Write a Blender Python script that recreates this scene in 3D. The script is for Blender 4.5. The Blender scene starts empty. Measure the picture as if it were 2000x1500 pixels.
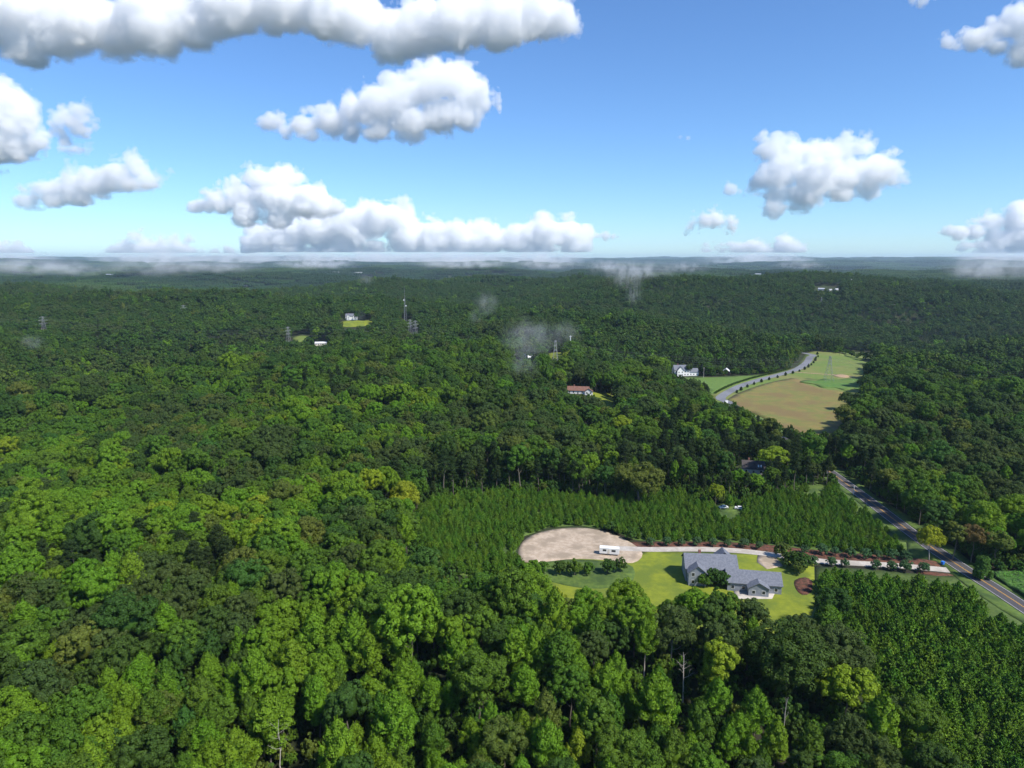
import bpy, bmesh, math, random
import numpy as np
from mathutils import Vector, Matrix
from mathutils.geometry import delaunay_2d_cdt

R = math.radians
scene = bpy.context.scene
col = scene.collection

# ---------------------------------------------------------------- camera
FPX = 1334.0                      # focal length in photo pixels (photo 2000 x 1500)
HOR = 508.0
PITCH = math.atan((750 - HOR) / FPX)
CAM = np.array([0.0, 0.0, 120.0])
cam_data = bpy.data.cameras.new('camera')
cam_data.sensor_width = 36.0
cam_data.lens = 36.0 * FPX / 2000.0
cam_data.clip_start = 1.0
cam_data.clip_end = 90000.0
cam = bpy.data.objects.new('camera', cam_data)
cam.location = CAM
cam.rotation_euler = (math.pi / 2 - PITCH, 0, 0)
col.objects.link(cam)
scene.camera = cam

# ---------------------------------------------------------------- world and sun
SUN_EL, SUN_AZ = R(49), R(126)     # azimuth clockwise from +Y (the view direction)
world = bpy.data.worlds.new('World')
scene.world = world
world.use_nodes = True
wn = world.node_tree
for n in list(wn.nodes):
    wn.nodes.remove(n)
sky = wn.nodes.new('ShaderNodeTexSky')
sky.sky_type = 'NISHITA'
sky.sun_disc = False
sky.sun_elevation = SUN_EL
sky.sun_rotation = SUN_AZ
sky.altitude = 200
sky.air_density = 1.0
sky.dust_density = 0.0
sky.ozone_density = 2.2
bg = wn.nodes.new('ShaderNodeBackground')
bg.inputs['Strength'].default_value = 0.103
wo = wn.nodes.new('ShaderNodeOutputWorld')
tint = wn.nodes.new('ShaderNodeMix'); tint.data_type = 'RGBA'; tint.blend_type = 'MULTIPLY'
tint.inputs[0].default_value = 1.0; tint.inputs[7].default_value = (.59, .83, 1.13, 1)
wn.links.new(sky.outputs[0], tint.inputs[6]); wn.links.new(tint.outputs[2], bg.inputs[0])
wn.links.new(bg.outputs[0], wo.inputs[0])

sd = bpy.data.lights.new('sun', 'SUN')
sd.energy = 4.4
sd.angle = R(5)
sd.color = (1.0, 0.955, 0.88)
so = bpy.data.objects.new('sun', sd)
d = Vector((math.cos(SUN_EL) * math.sin(SUN_AZ), math.cos(SUN_EL) * math.cos(SUN_AZ), math.sin(SUN_EL)))
so.rotation_euler = d.to_track_quat('Z', 'Y').to_euler()
so.location = (0, 0, 400)
col.objects.link(so)

scene.view_settings.view_transform = 'Standard'
scene.view_settings.look = 'None'
scene.view_settings.exposure = 0.58
scene.view_settings.gamma = 1.0
scene.view_settings.use_curve_mapping = False
cy = scene.cycles
cy.max_bounces = 26
cy.diffuse_bounces = 3
cy.glossy_bounces = 2
cy.transmission_bounces = 3
cy.transparent_max_bounces = 8
cy.volume_bounces = 26
cy.volume_step_rate = 2.0
cy.use_denoising = True
cy.use_adaptive_sampling = True
cy.adaptive_threshold = 0.015
cy.sample_clamp_indirect = 8
cy.use_fast_gi = False

# ---------------------------------------------------------------- noise and terrain
_rs = np.random.RandomState(7)
_tab = _rs.rand(256, 256)

def vnoise(x, y):
    x = np.asarray(x, float); y = np.asarray(y, float)
    xi = np.floor(x); yi = np.floor(y)
    fx = x - xi; fy = y - yi
    fx = fx * fx * fx * (fx * (fx * 6 - 15) + 10); fy = fy * fy * fy * (fy * (fy * 6 - 15) + 10)
    xi = xi.astype(int) & 255; yi = yi.astype(int) & 255
    x1 = (xi + 1) & 255; y1 = (yi + 1) & 255
    a = _tab[xi, yi] * (1 - fx) + _tab[x1, yi] * fx
    b = _tab[xi, y1] * (1 - fx) + _tab[x1, y1] * fx
    return (a * (1 - fy) + b * fy) * 2 - 1

def sstep(a, b, x):
    t = np.clip((np.asarray(x, float) - a) / (b - a), 0, 1)
    return t * t * (3 - 2 * t)

def terrain(x, y):
    x = np.asarray(x, float); y = np.asarray(y, float)
    d = np.hypot(x, y)
    # the road, fields and house lot lie on nearly level ground
    calm = sstep(60, 110, x) * (1 - sstep(420, 560, x)) * sstep(120, 200, y) * (1 - sstep(900, 1050, y))
    lot = sstep(-40, 20, x) * sstep(180, 215, y) * (1 - sstep(400, 470, y))
    calm = np.maximum(calm, lot)
    k = 1 - calm
    h = vnoise(x / 130 + 3.1, y / 90 + 9.7) * 6.5 * k
    h = h + vnoise(x / 300 + 11.3, y / 200 + 5.2) * 22 * k * sstep(150, 450, d)
    h = h + vnoise(x / 900 + 1.3, y / 520 + 7.7) * 46 * k * sstep(500, 1800, d)
    h = h + vnoise(x / 3600 + 41.3, y / 2600 + 17.7) * 46 * sstep(2500, 9000, d)
    h = h + 140 * sstep(9000, 27000, d)
    return h

def ray(px, py):
    u = (px - 1000.0) / FPX; v = (750.0 - py) / FPX
    dx = u
    dy = math.cos(PITCH) + v * math.sin(PITCH)
    dz = -math.sin(PITCH) + v * math.cos(PITCH)
    n = math.sqrt(dx * dx + dy * dy + dz * dz)
    return np.array([dx / n, dy / n, dz / n])

_ts = np.concatenate([np.linspace(60, 1500, 1400), np.geomspace(1502, 40000, 2500)])

def at(px, py, lift=0.0):
    """the spot of ground seen at a pixel of the photograph"""
    r = ray(px, py)
    P = CAM[None] + _ts[:, None] * r[None]
    f = P[:, 2] - terrain(P[:, 0], P[:, 1]) - lift
    i = np.argmax(f < 0)
    if f[i] >= 0:
        i = len(_ts) - 1
    i = max(i, 1)
    t = _ts[i - 1] + (_ts[i] - _ts[i - 1]) * f[i - 1] / (f[i - 1] - f[i] + 1e-9)
    p = CAM + r * t
    return (float(p[0]), float(p[1]))

def proj(x, y, z):
    x = np.asarray(x, float); y = np.asarray(y, float); z = np.asarray(z, float) - CAM[2]
    dep = y * math.cos(PITCH) - z * math.sin(PITCH)
    up = y * math.sin(PITCH) + z * math.cos(PITCH)
    dep = np.maximum(dep, 0.1)
    return 1000 + FPX * x / dep, 750 - FPX * up / dep, dep

def gz(x, y):
    return float(terrain(x, y))

def inpoly(x, y, poly):
    x = np.asarray(x, float); y = np.asarray(y, float)
    ins = np.zeros(x.shape, bool)
    n = len(poly)
    for i in range(n):
        x0, y0 = poly[i]; x1, y1 = poly[(i + 1) % n]
        if y0 == y1:
            continue
        c = ((y0 > y) != (y1 > y)) & (x < (x1 - x0) * (y - y0) / (y1 - y0) + x0)
        ins ^= c
    return ins

def seg_dist(x, y, line):
    x = np.asarray(x, float); y = np.asarray(y, float)
    best = np.full(x.shape, 1e9)
    for (x0, y0), (x1, y1) in zip(line[:-1], line[1:]):
        dx, dy = x1 - x0, y1 - y0
        t = np.clip(((x - x0) * dx + (y - y0) * dy) / (dx * dx + dy * dy + 1e-9), 0, 1)
        best = np.minimum(best, np.hypot(x - x0 - t * dx, y - y0 - t * dy))
    return best

# ---------------------------------------------------------------- helpers
def tag(o, label=None, cat=None, group=None, kind=None):
    if label: o['label'] = label
    if cat: o['category'] = cat
    if group: o['group'] = group
    if kind: o['kind'] = kind
    return o

def empty(name, loc=(0, 0, 0), rz=0.0, scale=1.0):
    o = bpy.data.objects.new(name, None)
    o.location = loc
    o.rotation_euler = (0, 0, rz)
    o.scale = (scale, scale, scale)
    o.empty_display_size = 0.5
    col.objects.link(o)
    return o

def mesh_np(name, verts, faces, mat=None, midx=None, smooth=False):
    """faces: (n,4) or (n,3) int array, or a list of tuples"""
    me = bpy.data.meshes.new(name)
    if isinstance(faces, np.ndarray):
        n, k = faces.shape
        me.vertices.add(len(verts)); me.vertices.foreach_set('co', np.asarray(verts, np.float32).ravel())
        me.loops.add(n * k); me.loops.foreach_set('vertex_index', faces.astype(np.int32).ravel())
        me.polygons.add(n)
        me.polygons.foreach_set('loop_start', np.arange(0, n * k, k, dtype=np.int32))
        me.update(calc_edges=True)
    else:
        me.from_pydata([tuple(v) for v in verts], [], faces)
        me.update()
    for m in (mat if isinstance(mat, (list, tuple)) else [mat]):
        if m: me.materials.append(m)
    if midx is not None:
        me.polygons.foreach_set('material_index', np.asarray(midx, np.int32))
    if smooth:
        me.polygons.foreach_set('use_smooth', np.ones(len(me.polygons), bool))
    return me

def link(name, me, parent=None, loc=None):
    o = bpy.data.objects.new(name, me)
    col.objects.link(o)
    if parent is not None: o.parent = parent
    if loc is not None: o.location = loc
    return o

class MB:
    """collects simple solids, builds one mesh object"""
    def __init__(s): s.v = []; s.f = []
    def add(s, vs, fs):
        b = len(s.v); s.v += [tuple(v) for v in vs]; s.f += [tuple(i + b for i in f) for f in fs]; return s
    def box(s, x0, x1, y0, y1, z0, z1):
        return s.add([(x0,y0,z0),(x1,y0,z0),(x1,y1,z0),(x0,y1,z0),(x0,y0,z1),(x1,y0,z1),(x1,y1,z1),(x0,y1,z1)],
                     [(0,3,2,1),(4,5,6,7),(0,1,5,4),(1,2,6,5),(2,3,7,6),(3,0,4,7)])
    def tube(s, pts, rads, n=6, cap=True):
        rings = []
        pts = [Vector(p) for p in pts]
        for i, p in enumerate(pts):
            t = (pts[min(i+1, len(pts)-1)] - pts[max(i-1, 0)])
            t = t.normalized() if t.length > 1e-6 else Vector((0,0,1))
            a = t.cross(Vector((0,0,1)) if abs(t.z) < .9 else Vector((1,0,0))).normalized(); b = t.cross(a)
            rings.append([p + (a*math.cos(2*math.pi*k/n) + b*math.sin(2*math.pi*k/n))*rads[i] for k in range(n)])
        vs = [v for r in rings for v in r]; fs = []
        for i in range(len(rings)-1):
            for k in range(n):
                fs.append((i*n+k, i*n+(k+1)%n, (i+1)*n+(k+1)%n, (i+1)*n+k))
        if cap:
            fs.append(tuple(range(n-1, -1, -1))); fs.append(tuple((len(rings)-1)*n+k for k in range(n)))
        return s.add(vs, fs)
    def bar(s, a, b, r, n=4): return s.tube([a, b], [r, r], n)
    def build(s, name, mat, parent=None, smooth=False):
        return link(name, mesh_np(name, s.v, s.f, mat, smooth=smooth), parent)

# ---------------------------------------------------------------- materials
def new_mat(name):
    m = bpy.data.materials.new(name); m.use_nodes = True
    nt = m.node_tree
    for n in list(nt.nodes): nt.nodes.remove(n)
    return m, nt, nt.nodes, nt.links

def mixc(nt, fac, a, b, mode='MIX'):
    n = nt.nodes.new('ShaderNodeMix'); n.data_type = 'RGBA'; n.blend_type = mode
    for sock, val in ((n.inputs[0], fac), (n.inputs[6], a), (n.inputs[7], b)):
        if isinstance(val, bpy.types.NodeSocket): nt.links.new(val, sock)
        elif isinstance(val, (int, float)): sock.default_value = val
        else: sock.default_value = (*val, 1)
    return n.outputs[2]

def noise(nt, scale, detail=4, rough=.55, vec=None, dist=0.0):
    n = nt.nodes.new('ShaderNodeTexNoise'); n.inputs['Scale'].default_value = scale
    n.inputs['Detail'].default_value = detail; n.inputs['Roughness'].default_value = rough
    n.inputs['Distortion'].default_value = dist
    if vec is not None: nt.links.new(vec, n.inputs['Vector'])
    return n.outputs['Fac']

def ramp(nt, fac, lo, hi):
    n = nt.nodes.new('ShaderNodeMapRange'); n.interpolation_type = 'SMOOTHSTEP'
    n.inputs['From Min'].default_value = lo; n.inputs['From Max'].default_value = hi
    nt.links.new(fac, n.inputs['Value']); return n.outputs[0]

def surf(name, c1, c2, scale=1.0, rough=.85, c3=None, scale3=.1, bump=0.0, bscale=None, spec=.3, lo=.35, hi=.65):
    """a surface of two colours broken up by noise, with a third in large patches"""
    m, nt, N, L = new_mat(name)
    geo = N.new('ShaderNodeNewGeometry').outputs['Position']
    c = mixc(nt, ramp(nt, noise(nt, scale, 6, .62, geo), lo, hi), c1, c2)
    if c3: c = mixc(nt, ramp(nt, noise(nt, scale3, 5, .6, geo), .44, .62), c, c3)
    p = N.new('ShaderNodeBsdfPrincipled'); p.inputs['Roughness'].default_value = rough
    p.inputs['Specular IOR Level'].default_value = spec
    L.new(c, p.inputs['Base Color'])
    if bump:
        b = N.new('ShaderNodeBump'); b.inputs['Strength'].default_value = .7; b.inputs['Distance'].default_value = bump
        L.new(noise(nt, bscale or scale * 2, 5, .6, geo), b.inputs['Height']); L.new(b.outputs[0], p.inputs['Normal'])
    o = N.new('ShaderNodeOutputMaterial'); L.new(p.outputs[0], o.inputs[0])
    return m

def leaf_mat(name, c, c2, vary=.35, trans=.22, patch=.09):
    """leaves: colour drifts from tree to tree, from limb to limb and from leaf to leaf"""
    m, nt, N, L = new_mat(name)
    oi = N.new('ShaderNodeObjectInfo')
    g = N.new('ShaderNodeNewGeometry')
    a = mixc(nt, oi.outputs['Random'], c, c2)
    n1 = ramp(nt, noise(nt, patch, 2, .5, g.outputs['Position']), .3, .7)
    a = mixc(nt, n1, a, mixc(nt, .5, c2, c))
    hsv = N.new('ShaderNodeHueSaturation')
    mr = N.new('ShaderNodeMapRange'); mr.inputs['To Min'].default_value = 1 - vary; mr.inputs['To Max'].default_value = 1 + vary
    L.new(g.outputs['Random Per Island'], mr.inputs['Value']); L.new(mr.outputs[0], hsv.inputs['Value'])
    mh = N.new('ShaderNodeMapRange'); mh.inputs['To Min'].default_value = .486; mh.inputs['To Max'].default_value = .515
    wn_ = N.new('ShaderNodeTexWhiteNoise'); wn_.noise_dimensions = '1D'; L.new(oi.outputs['Random'], wn_.inputs['W'])
    L.new(wn_.outputs['Value'], mh.inputs['Value']); L.new(mh.outputs[0], hsv.inputs['Hue'])
    L.new(a, hsv.inputs['Color'])
    p = N.new('ShaderNodeBsdfPrincipled'); p.inputs['Roughness'].default_value = .55
    p.inputs['Specular IOR Level'].default_value = .08
    L.new(hsv.outputs[0], p.inputs['Base Color'])
    t = N.new('ShaderNodeBsdfTranslucent')
    tc = mixc(nt, 1.0, hsv.outputs[0], (1.25, 1.35, .5), 'MULTIPLY'); L.new(tc, t.inputs['Color'])
    mx = N.new('ShaderNodeMixShader'); mx.inputs[0].default_value = trans
    L.new(p.outputs[0], mx.inputs[1]); L.new(t.outputs[0], mx.inputs[2])
    o = N.new('ShaderNodeOutputMaterial'); L.new(mx.outputs[0], o.inputs[0])
    return m

LEAF = {
    'dark green':   leaf_mat('leaves_dark',   (.038, .078, .014), (.050, .096, .016)),
    'grey green':   leaf_mat('leaves_grey',   (.050, .080, .020), (.062, .096, .022)),
    'mid green':    leaf_mat('leaves_mid',    (.060, .124, .013), (.080, .150, .015)),
    'fresh green':  leaf_mat('leaves_fresh',  (.100, .195, .014), (.135, .235, .016), trans=.28),
    'yellow green': leaf_mat('leaves_yellow', (.175, .240, .016), (.210, .265, .018), trans=.28),
    'olive green':  leaf_mat('leaves_olive',  (.080, .112, .020), (.105, .138, .022)),
    'bluish green': leaf_mat('leaves_blue',   (.046, .106, .018), (.060, .126, .020)),
    'sage':         leaf_mat('leaves_sage',   (.055, .115, .045), (.070, .135, .050)),
    'rusty':        leaf_mat('leaves_rusty',  (.105, .085, .028), (.130, .100, .030)),
    'golden':       leaf_mat('leaves_golden', (.200, .255, .016), (.240, .280, .018), trans=.3),
}
PINE = {
    'young pine':  leaf_mat('needles_young', (.076, .165, .018), (.102, .195, .020), vary=.4, trans=.2),
    'light pine':  leaf_mat('needles_light', (.108, .210, .020), (.128, .235, .022), vary=.4, trans=.2),
    'old pine':    leaf_mat('needles_old',   (.026, .048, .014), (.036, .060, .016), vary=.35, trans=.12),
}
BARK = surf('bark', (.10, .085, .065), (.17, .15, .12), 3.0, .9)
PALE_BARK = surf('pale_bark', (.32, .29, .24), (.45, .42, .36), 3.0, .9)
M_floor = surf('forest_floor', (.022, .034, .010), (.034, .052, .014), .25, .95, (.022, .020, .010), .05, bump=.3)
M_asphalt = surf('asphalt', (.052, .050, .054), (.085, .080, .084), 2.5, .75, (.07, .067, .07), .12)
M_old_asphalt = surf('worn_asphalt', (.16, .165, .18), (.21, .215, .23), 1.2, .8, (.14, .145, .155), .05)
M_line_y = surf('yellow_paint', (.62, .34, .05), (.50, .26, .04), 6, .6)
M_line_w = surf('white_paint', (.60, .60, .58), (.45, .45, .44), 6, .6)
M_concrete = surf('concrete', (.40, .36, .31), (.48, .44, .39), .6, .8, (.36, .32, .27), .2)
M_mulch = surf('mulch', (.10, .040, .025), (.17, .070, .045), 2.5, .95, (.06, .035, .02), .5, bump=.15)
M_gravel = surf('tan_gravel', (.36, .28, .20), (.46, .37, .28), .5, .9, (.29, .23, .165), .12, bump=.05)
M_lawn = surf('lawn', (.15, .185, .014), (.205, .235, .018), .35, .9, (.115, .155, .018), .07, bump=.06)
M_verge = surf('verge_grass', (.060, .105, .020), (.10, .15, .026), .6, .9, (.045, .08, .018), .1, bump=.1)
M_meadow = surf('meadow_grass', (.105, .165, .030), (.14, .19, .035), .25, .9, (.17, .175, .05), .018, bump=.15)
M_meadow2 = surf('green_meadow', (.085, .155, .030), (.12, .19, .035), .3, .9, (.10, .17, .03), .02, bump=.1)
M_stubble = surf('mown_field', (.200, .160, .048), (.140, .155, .038), .11, .95, (.168, .122, .046), .026, bump=.3, lo=.38, hi=.62)
M_clover = surf('lush_patch', (.065, .15, .025), (.10, .18, .03), .25, .9, (.10, .155, .03), .04, bump=.3)
M_dirt = surf('bare_earth', (.40, .28, .17), (.30, .20, .12), .8, .95)
M_white = surf('white_siding', (.72, .72, .70), (.80, .80, .78), .8, .6)
M_cream = surf('cream_siding', (.62, .57, .48), (.68, .64, .55), .8, .6)
M_greysid = surf('grey_siding', (.20, .22, .26), (.25, .27, .31), .8, .7)
M_grey_roof = surf('grey_shingles', (.12, .13, .155), (.17, .18, .21), 1.5, .85, bump=.04)
M_brown_roof = surf('brown_shingles', (.15, .075, .055), (.21, .11, .08), 1.5, .85, bump=.04)
M_dark_roof = surf('dark_shingles', (.055, .045, .045), (.08, .07, .068), 1.5, .85, bump=.04)
M_metal_roof = surf('pale_metal_roof', (.62, .62, .64), (.72, .72, .74), .5, .4)
M_pale = surf('pale_cladding', (.42, .42, .40), (.50, .50, .48), .1, .7)
M_pale_roof = surf('pale_sheet_roof', (.34, .35, .37), (.44, .45, .47), .1, .6)
M_brick = surf('brick_wall', (.22, .095, .07), (.30, .14, .10), 2.5, .9)
M_steel = surf('galvanised_steel', (.22, .23, .23), (.30, .31, .31), .8, .5)
M_wood = surf('weathered_wood', (.42, .38, .32), (.55, .50, .44), 2.0, .85)
M_darkwood = surf('dark_wood', (.035, .03, .025), (.06, .05, .04), 2.0, .85)
M_blue = surf('blue_plastic', (.02, .16, .60), (.03, .20, .68), 2, .4)
M_black = surf('black_rubber', (.01, .01, .01), (.02, .02, .02), 2, .6)
M_door = surf('door_paint', (.10, .10, .11), (.13, .13, .14), 2, .5)
M_wire = surf('cable', (.14, .14, .15), (.18, .18, .19), 2, .5)
def glass_mat():
    m, nt, N, L = new_mat('window_glass')
    p = N.new('ShaderNodeBsdfPrincipled'); p.inputs['Base Color'].default_value = (.03, .035, .04, 1)
    p.inputs['Roughness'].default_value = .08
    o = N.new('ShaderNodeOutputMaterial'); L.new(p.outputs[0], o.inputs[0]); return m
M_glass = glass_mat()

# ---------------------------------------------------------------- ground
def build_ground():
    # rings thicken towards the camera; a full turn round it
    rr = np.concatenate([[0.0], np.linspace(8, 1000, 220), np.geomspace(1008, 32000, 150)])
    aa = []
    for k in range(360):
        aa.append(k)
    fine = np.arange(-48, 48, .45)
    coarse = np.arange(48, 312, 3.0)
    aa = np.radians(np.concatenate([fine, coarse]))
    na = len(aa); nr = len(rr)
    A, RR = np.meshgrid(aa, rr[1:])
    X = RR * np.sin(A); Y = RR * np.cos(A)
    Z = terrain(X, Y)
    V = np.stack([X.ravel(), Y.ravel(), Z.ravel()], 1)
    V = np.vstack([V, [[0, 0, gz(0, 0)]]])
    i = np.arange(nr - 2)[:, None]; j = np.arange(na)[None]; j2 = (j + 1) % na
    F = np.stack([i * na + j, (i + 1) * na + j, (i + 1) * na + j2, i * na + j2], -1).reshape(-1, 4)
    me = mesh_np('ground', V, F, M_floor, smooth=True)
    bm = bmesh.new(); bm.from_mesh(me)
    bm.verts.ensure_lookup_table()
    c = bm.verts[len(V) - 1]
    for k in range(na):
        bm.faces.new((bm.verts[(k + 1) % na], c, bm.verts[k]))
    bmesh.ops.recalc_face_normals(bm, faces=bm.faces)
    bm.to_mesh(me); bm.free()
    tag(link('ground', me), kind='structure')
build_ground()

def densify(poly, s, closed=True):
    out = []
    n = len(poly)
    for i in range(n if closed else n - 1):
        a = np.array(poly[i]); b = np.array(poly[(i + 1) % n])
        k = max(1, int(np.hypot(*(b - a)) / s))
        for t in range(k): out.append(tuple(a + (b - a) * t / k))
    if not closed: out.append(tuple(poly[-1]))
    return out

def smooth_line(pts, s=6.0, closed=False):
    """Catmull-Rom through the points"""
    P = [np.array(p, float) for p in pts]
    n = len(P); out = []
    rng_ = range(n) if closed else range(n - 1)
    for i in rng_:
        if closed: p0, p1, p2, p3 = P[(i-1) % n], P[i], P[(i+1) % n], P[(i+2) % n]
        else: p0, p1, p2, p3 = P[max(i-1, 0)], P[i], P[i+1], P[min(i+2, n-1)]
        k = max(2, int(np.linalg.norm(p2 - p1) / s))
        for j in range(k):
            t = j / k
            out.append(tuple(.5 * ((2*p1) + (-p0+p2)*t + (2*p0-5*p1+4*p2-p3)*t*t + (-p0+3*p1-3*p2+p3)*t**3)))
    if not closed: out.append(tuple(P[-1]))
    return out

def drape(name, poly, mat, lift, step, kind='structure', relief=0.0, rscale=.4):
    """a sheet following the ground inside a polygon (ground coordinates)"""
    edge = densify(poly, step)
    xs = [p[0] for p in poly]; ys = [p[1] for p in poly]
    gx, gy = np.meshgrid(np.arange(min(xs), max(xs), step), np.arange(min(ys), max(ys), step))
    gx = gx.ravel() + .137; gy = gy.ravel() + .091
    m = inpoly(gx, gy, poly) & (seg_dist(gx, gy, poly + [poly[0]]) > step * .4)
    pts = [Vector(p) for p in edge] + [Vector((a, b)) for a, b in zip(gx[m], gy[m])]
    n = len(edge)
    vs, _, fs, *_ = delaunay_2d_cdt(pts, [(i, (i + 1) % n) for i in range(n)], [], 1, 1e-4)
    X = np.array([v[0] for v in vs]); Y = np.array([v[1] for v in vs])
    Z = terrain(X, Y) + lift
    if relief: Z = Z + relief * (np.abs(vnoise(X * rscale, Y * rscale)) + .5 * np.abs(vnoise(X * rscale * 2.7, Y * rscale * 2.7)))
    fs = [f for f in fs]
    me = mesh_np(name, np.stack([X, Y, Z], 1), fs, mat, smooth=True)
    bm = bmesh.new(); bm.from_mesh(me)
    bm.normal_update()
    for f in bm.faces:
        if f.normal.z < 0: f.normal_flip()
    # a skirt, so that the sheet meets the ground
    ed = [e for e in bm.edges if len(e.link_faces) == 1]
    r = bmesh.ops.extrude_edge_only(bm, edges=ed)
    for v in r['geom']:
        if isinstance(v, bmesh.types.BMVert): v.co.z -= lift + .3
    bm.to_mesh(me); bm.free()
    return tag(link(name, me), kind=kind)

def strip(name, line, w, mat, lift, off=0.0, kind='structure', parent=None, thick=.5, cross=2):
    """a ribbon along a line; off shifts it sideways"""
    P = np.array(line, float)
    T = np.gradient(P, axis=0); T /= np.linalg.norm(T, axis=1)[:, None] + 1e-9
    Nn = np.stack([T[:, 1], -T[:, 0]], 1)
    k = cross + 1
    V = []; F = []
    for i in range(len(P)):
        offs = np.linspace(-w / 2, w / 2, k) + off
        q = P[i][None] + Nn[i][None] * offs[:, None]
        zc = max(terrain(q[:, 0], q[:, 1]).max(), gz(*P[i])) + lift
        V.append((q[0, 0], q[0, 1], zc - thick))
        for a in q: V.append((a[0], a[1], zc))
        V.append((q[-1, 0], q[-1, 1], zc - thick))
    m = k + 2
    for i in range(len(P) - 1):
        for j in range(m - 1):
            F.append((i*m + j, i*m + j + 1, (i+1)*m + j + 1, (i+1)*m + j))
    me = mesh_np(name, V, F, mat)
    o = link(name, me, parent)
    if kind: o['kind'] = kind
    return o

# ---------------------------------------------------------------- layout (pixels of the photograph -> ground)
def G(pts): return [at(*p) for p in pts]

road_near = [(178, -40), (179, 60), (180, 160), (179.6, 224), (178, 257), (178.5, 289), (181.5, 344), (184, 420), (185, 510), (185, 575)]
road_far = G([(1407, 777), (1440, 757), (1478, 743.5), (1525, 731), (1555, 722), (1574, 710), (1581, 699), (1577, 691)])
road_far += [(330, 960), (300, 1040), (290, 1150), (330, 1300)]
near_line = smooth_line(road_near, 5)
far_line = smooth_line(road_near[-2:] + road_far, 6)

road = strip('road', near_line, 7.4, M_asphalt, .22)
strip('road_line', near_line, .16, M_line_y, .228, -.16, parent=road, thick=.004, cross=1)
strip('road_line', near_line, .16, M_line_y, .228, .16, parent=road, thick=.004, cross=1)
strip('road_line', near_line, .16, M_line_w, .228, -3.3, parent=road, thick=.004, cross=1)
strip('road_line', near_line, .16, M_line_w, .228, 3.3, parent=road, thick=.004, cross=1)
strip('road', far_line[1:], 8.5, M_old_asphalt, .25, kind='structure')

drive_px = [(1205, 1071), (1260, 1073.5), (1330, 1073), (1390, 1073.5), (1450, 1077), (1510, 1084), (1560, 1091), (1610, 1097), (1680, 1101), (1750, 1105), (1810, 1110), (1852, 1114)]
drive = smooth_line(G(drive_px), 3)
strip('driveway', drive, 4.6, M_concrete, .17, thick=.4)
mulch_poly = G([(1225, 1059), (1300, 1058), (1400, 1058), (1500, 1064), (1560, 1071), (1640, 1079), (1740, 1086), (1800, 1091), (1828, 1097), (1838, 1107),
                (1780, 1106), (1700, 1101), (1610, 1096), (1550, 1089), (1500, 1083), (1440, 1076), (1390, 1073), (1300, 1073), (1225, 1071)])
drape('mulch_bed', mulch_poly, M_mulch, .10, 2.0)
mulch2 = G([(1790, 1114), (1850, 1120), (1862, 1124), (1830, 1125), (1790, 1120)])
drape('mulch_bed', mulch2, M_mulch, .09, 2.0)
pad = smooth_line(G([(1012, 1078), (1028, 1052), (1070, 1036), (1130, 1031), (1185, 1039), (1232, 1060), (1255, 1082), (1235, 1100), (1180, 1094), (1120, 1092), (1060, 1098), (1025, 1098)]), 3, True)
drape('gravel_yard', pad, M_gravel, .12, 2.5)
lot = G([(1020, 1098), (1100, 1090), (1240, 1085), (1262, 1076), (1500, 1082), (1590, 1096), (1592, 1180), (1570, 1250), (1300, 1250), (1150, 1200), (1060, 1180)])
drape('house_lawn', lot, M_lawn, .06, 3.0)
# verges along the road
P = np.array(near_line)
verge = [(178+4, 130)] + [(x + 3.6, y) for x, y in near_line if 130 < y < 520] + [(x + 9 + 2*math.sin(y*.07), y) for x, y in near_line[::-1] if 130 < y < 520]
drape('grass_verge', verge, M_verge, .10, 2.0)
verge = [(x - 3.6, y) for x, y in near_line if 130 < y < 520] + [(x - 8 - 1.5*math.sin(y*.09), y) for x, y in near_line[::-1] if 130 < y < 520]
drape('grass_verge', verge, M_verge, .10, 2.0)
tri = G([(1772, 1050), (1790, 1060), (1832, 1096), (1800, 1092), (1772, 1089)])
drape('grass_verge', tri, M_verge, .14, 2.0)

# fields by the far road
meadow = G([(1300, 738), (1400, 736), (1500, 731), (1555, 716), (1572, 690), (1590, 686), (1640, 690), (1700, 706), (1712, 716), (1690, 742), (1700, 790), (1660, 862), (1600, 872), (1500, 850), (1400, 800), (1385, 780), (1370, 762)])
drape('meadow', meadow, M_meadow, .06, 9.0)
brown = smooth_line(G([(1423, 786), (1432, 773), (1462, 760), (1500, 748), (1545, 739), (1562, 742), (1572, 750), (1620, 761), (1650, 766), (1662, 800), (1645, 842), (1600, 862), (1540, 842), (1480, 812)]), 6, True)
drape('brown_field', brown, M_stubble, .12, 7.0)
drape('clover_patch', smooth_line(G([(1561, 747), (1578, 743), (1592, 744.5), (1612, 740.5), (1640, 742), (1660, 740), (1684, 743), (1690, 752), (1682, 764), (1668, 759), (1650, 763), (1630, 757), (1606, 758), (1590, 751)]), 5, True), M_clover, .18, 5.0, relief=.5, rscale=.25)
drape('green_field', smooth_line(G([(1305, 739), (1400, 736.5), (1485, 732), (1500, 733), (1470, 741), (1430, 753), (1392, 770), (1372, 758)]), 8, True), M_meadow2, .12, 8.0)
strip('farm_track', smooth_line(G([(1552, 727), (1600, 730.5), (1640, 733), (1672, 737)]), 5), 3.0, M_dirt, .22)
drape('bare_patch', smooth_line(G([(1628, 733), (1642, 731.5), (1660, 735), (1650, 738), (1634, 736)]), 3, True), M_dirt, .26, 3.0)

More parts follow.
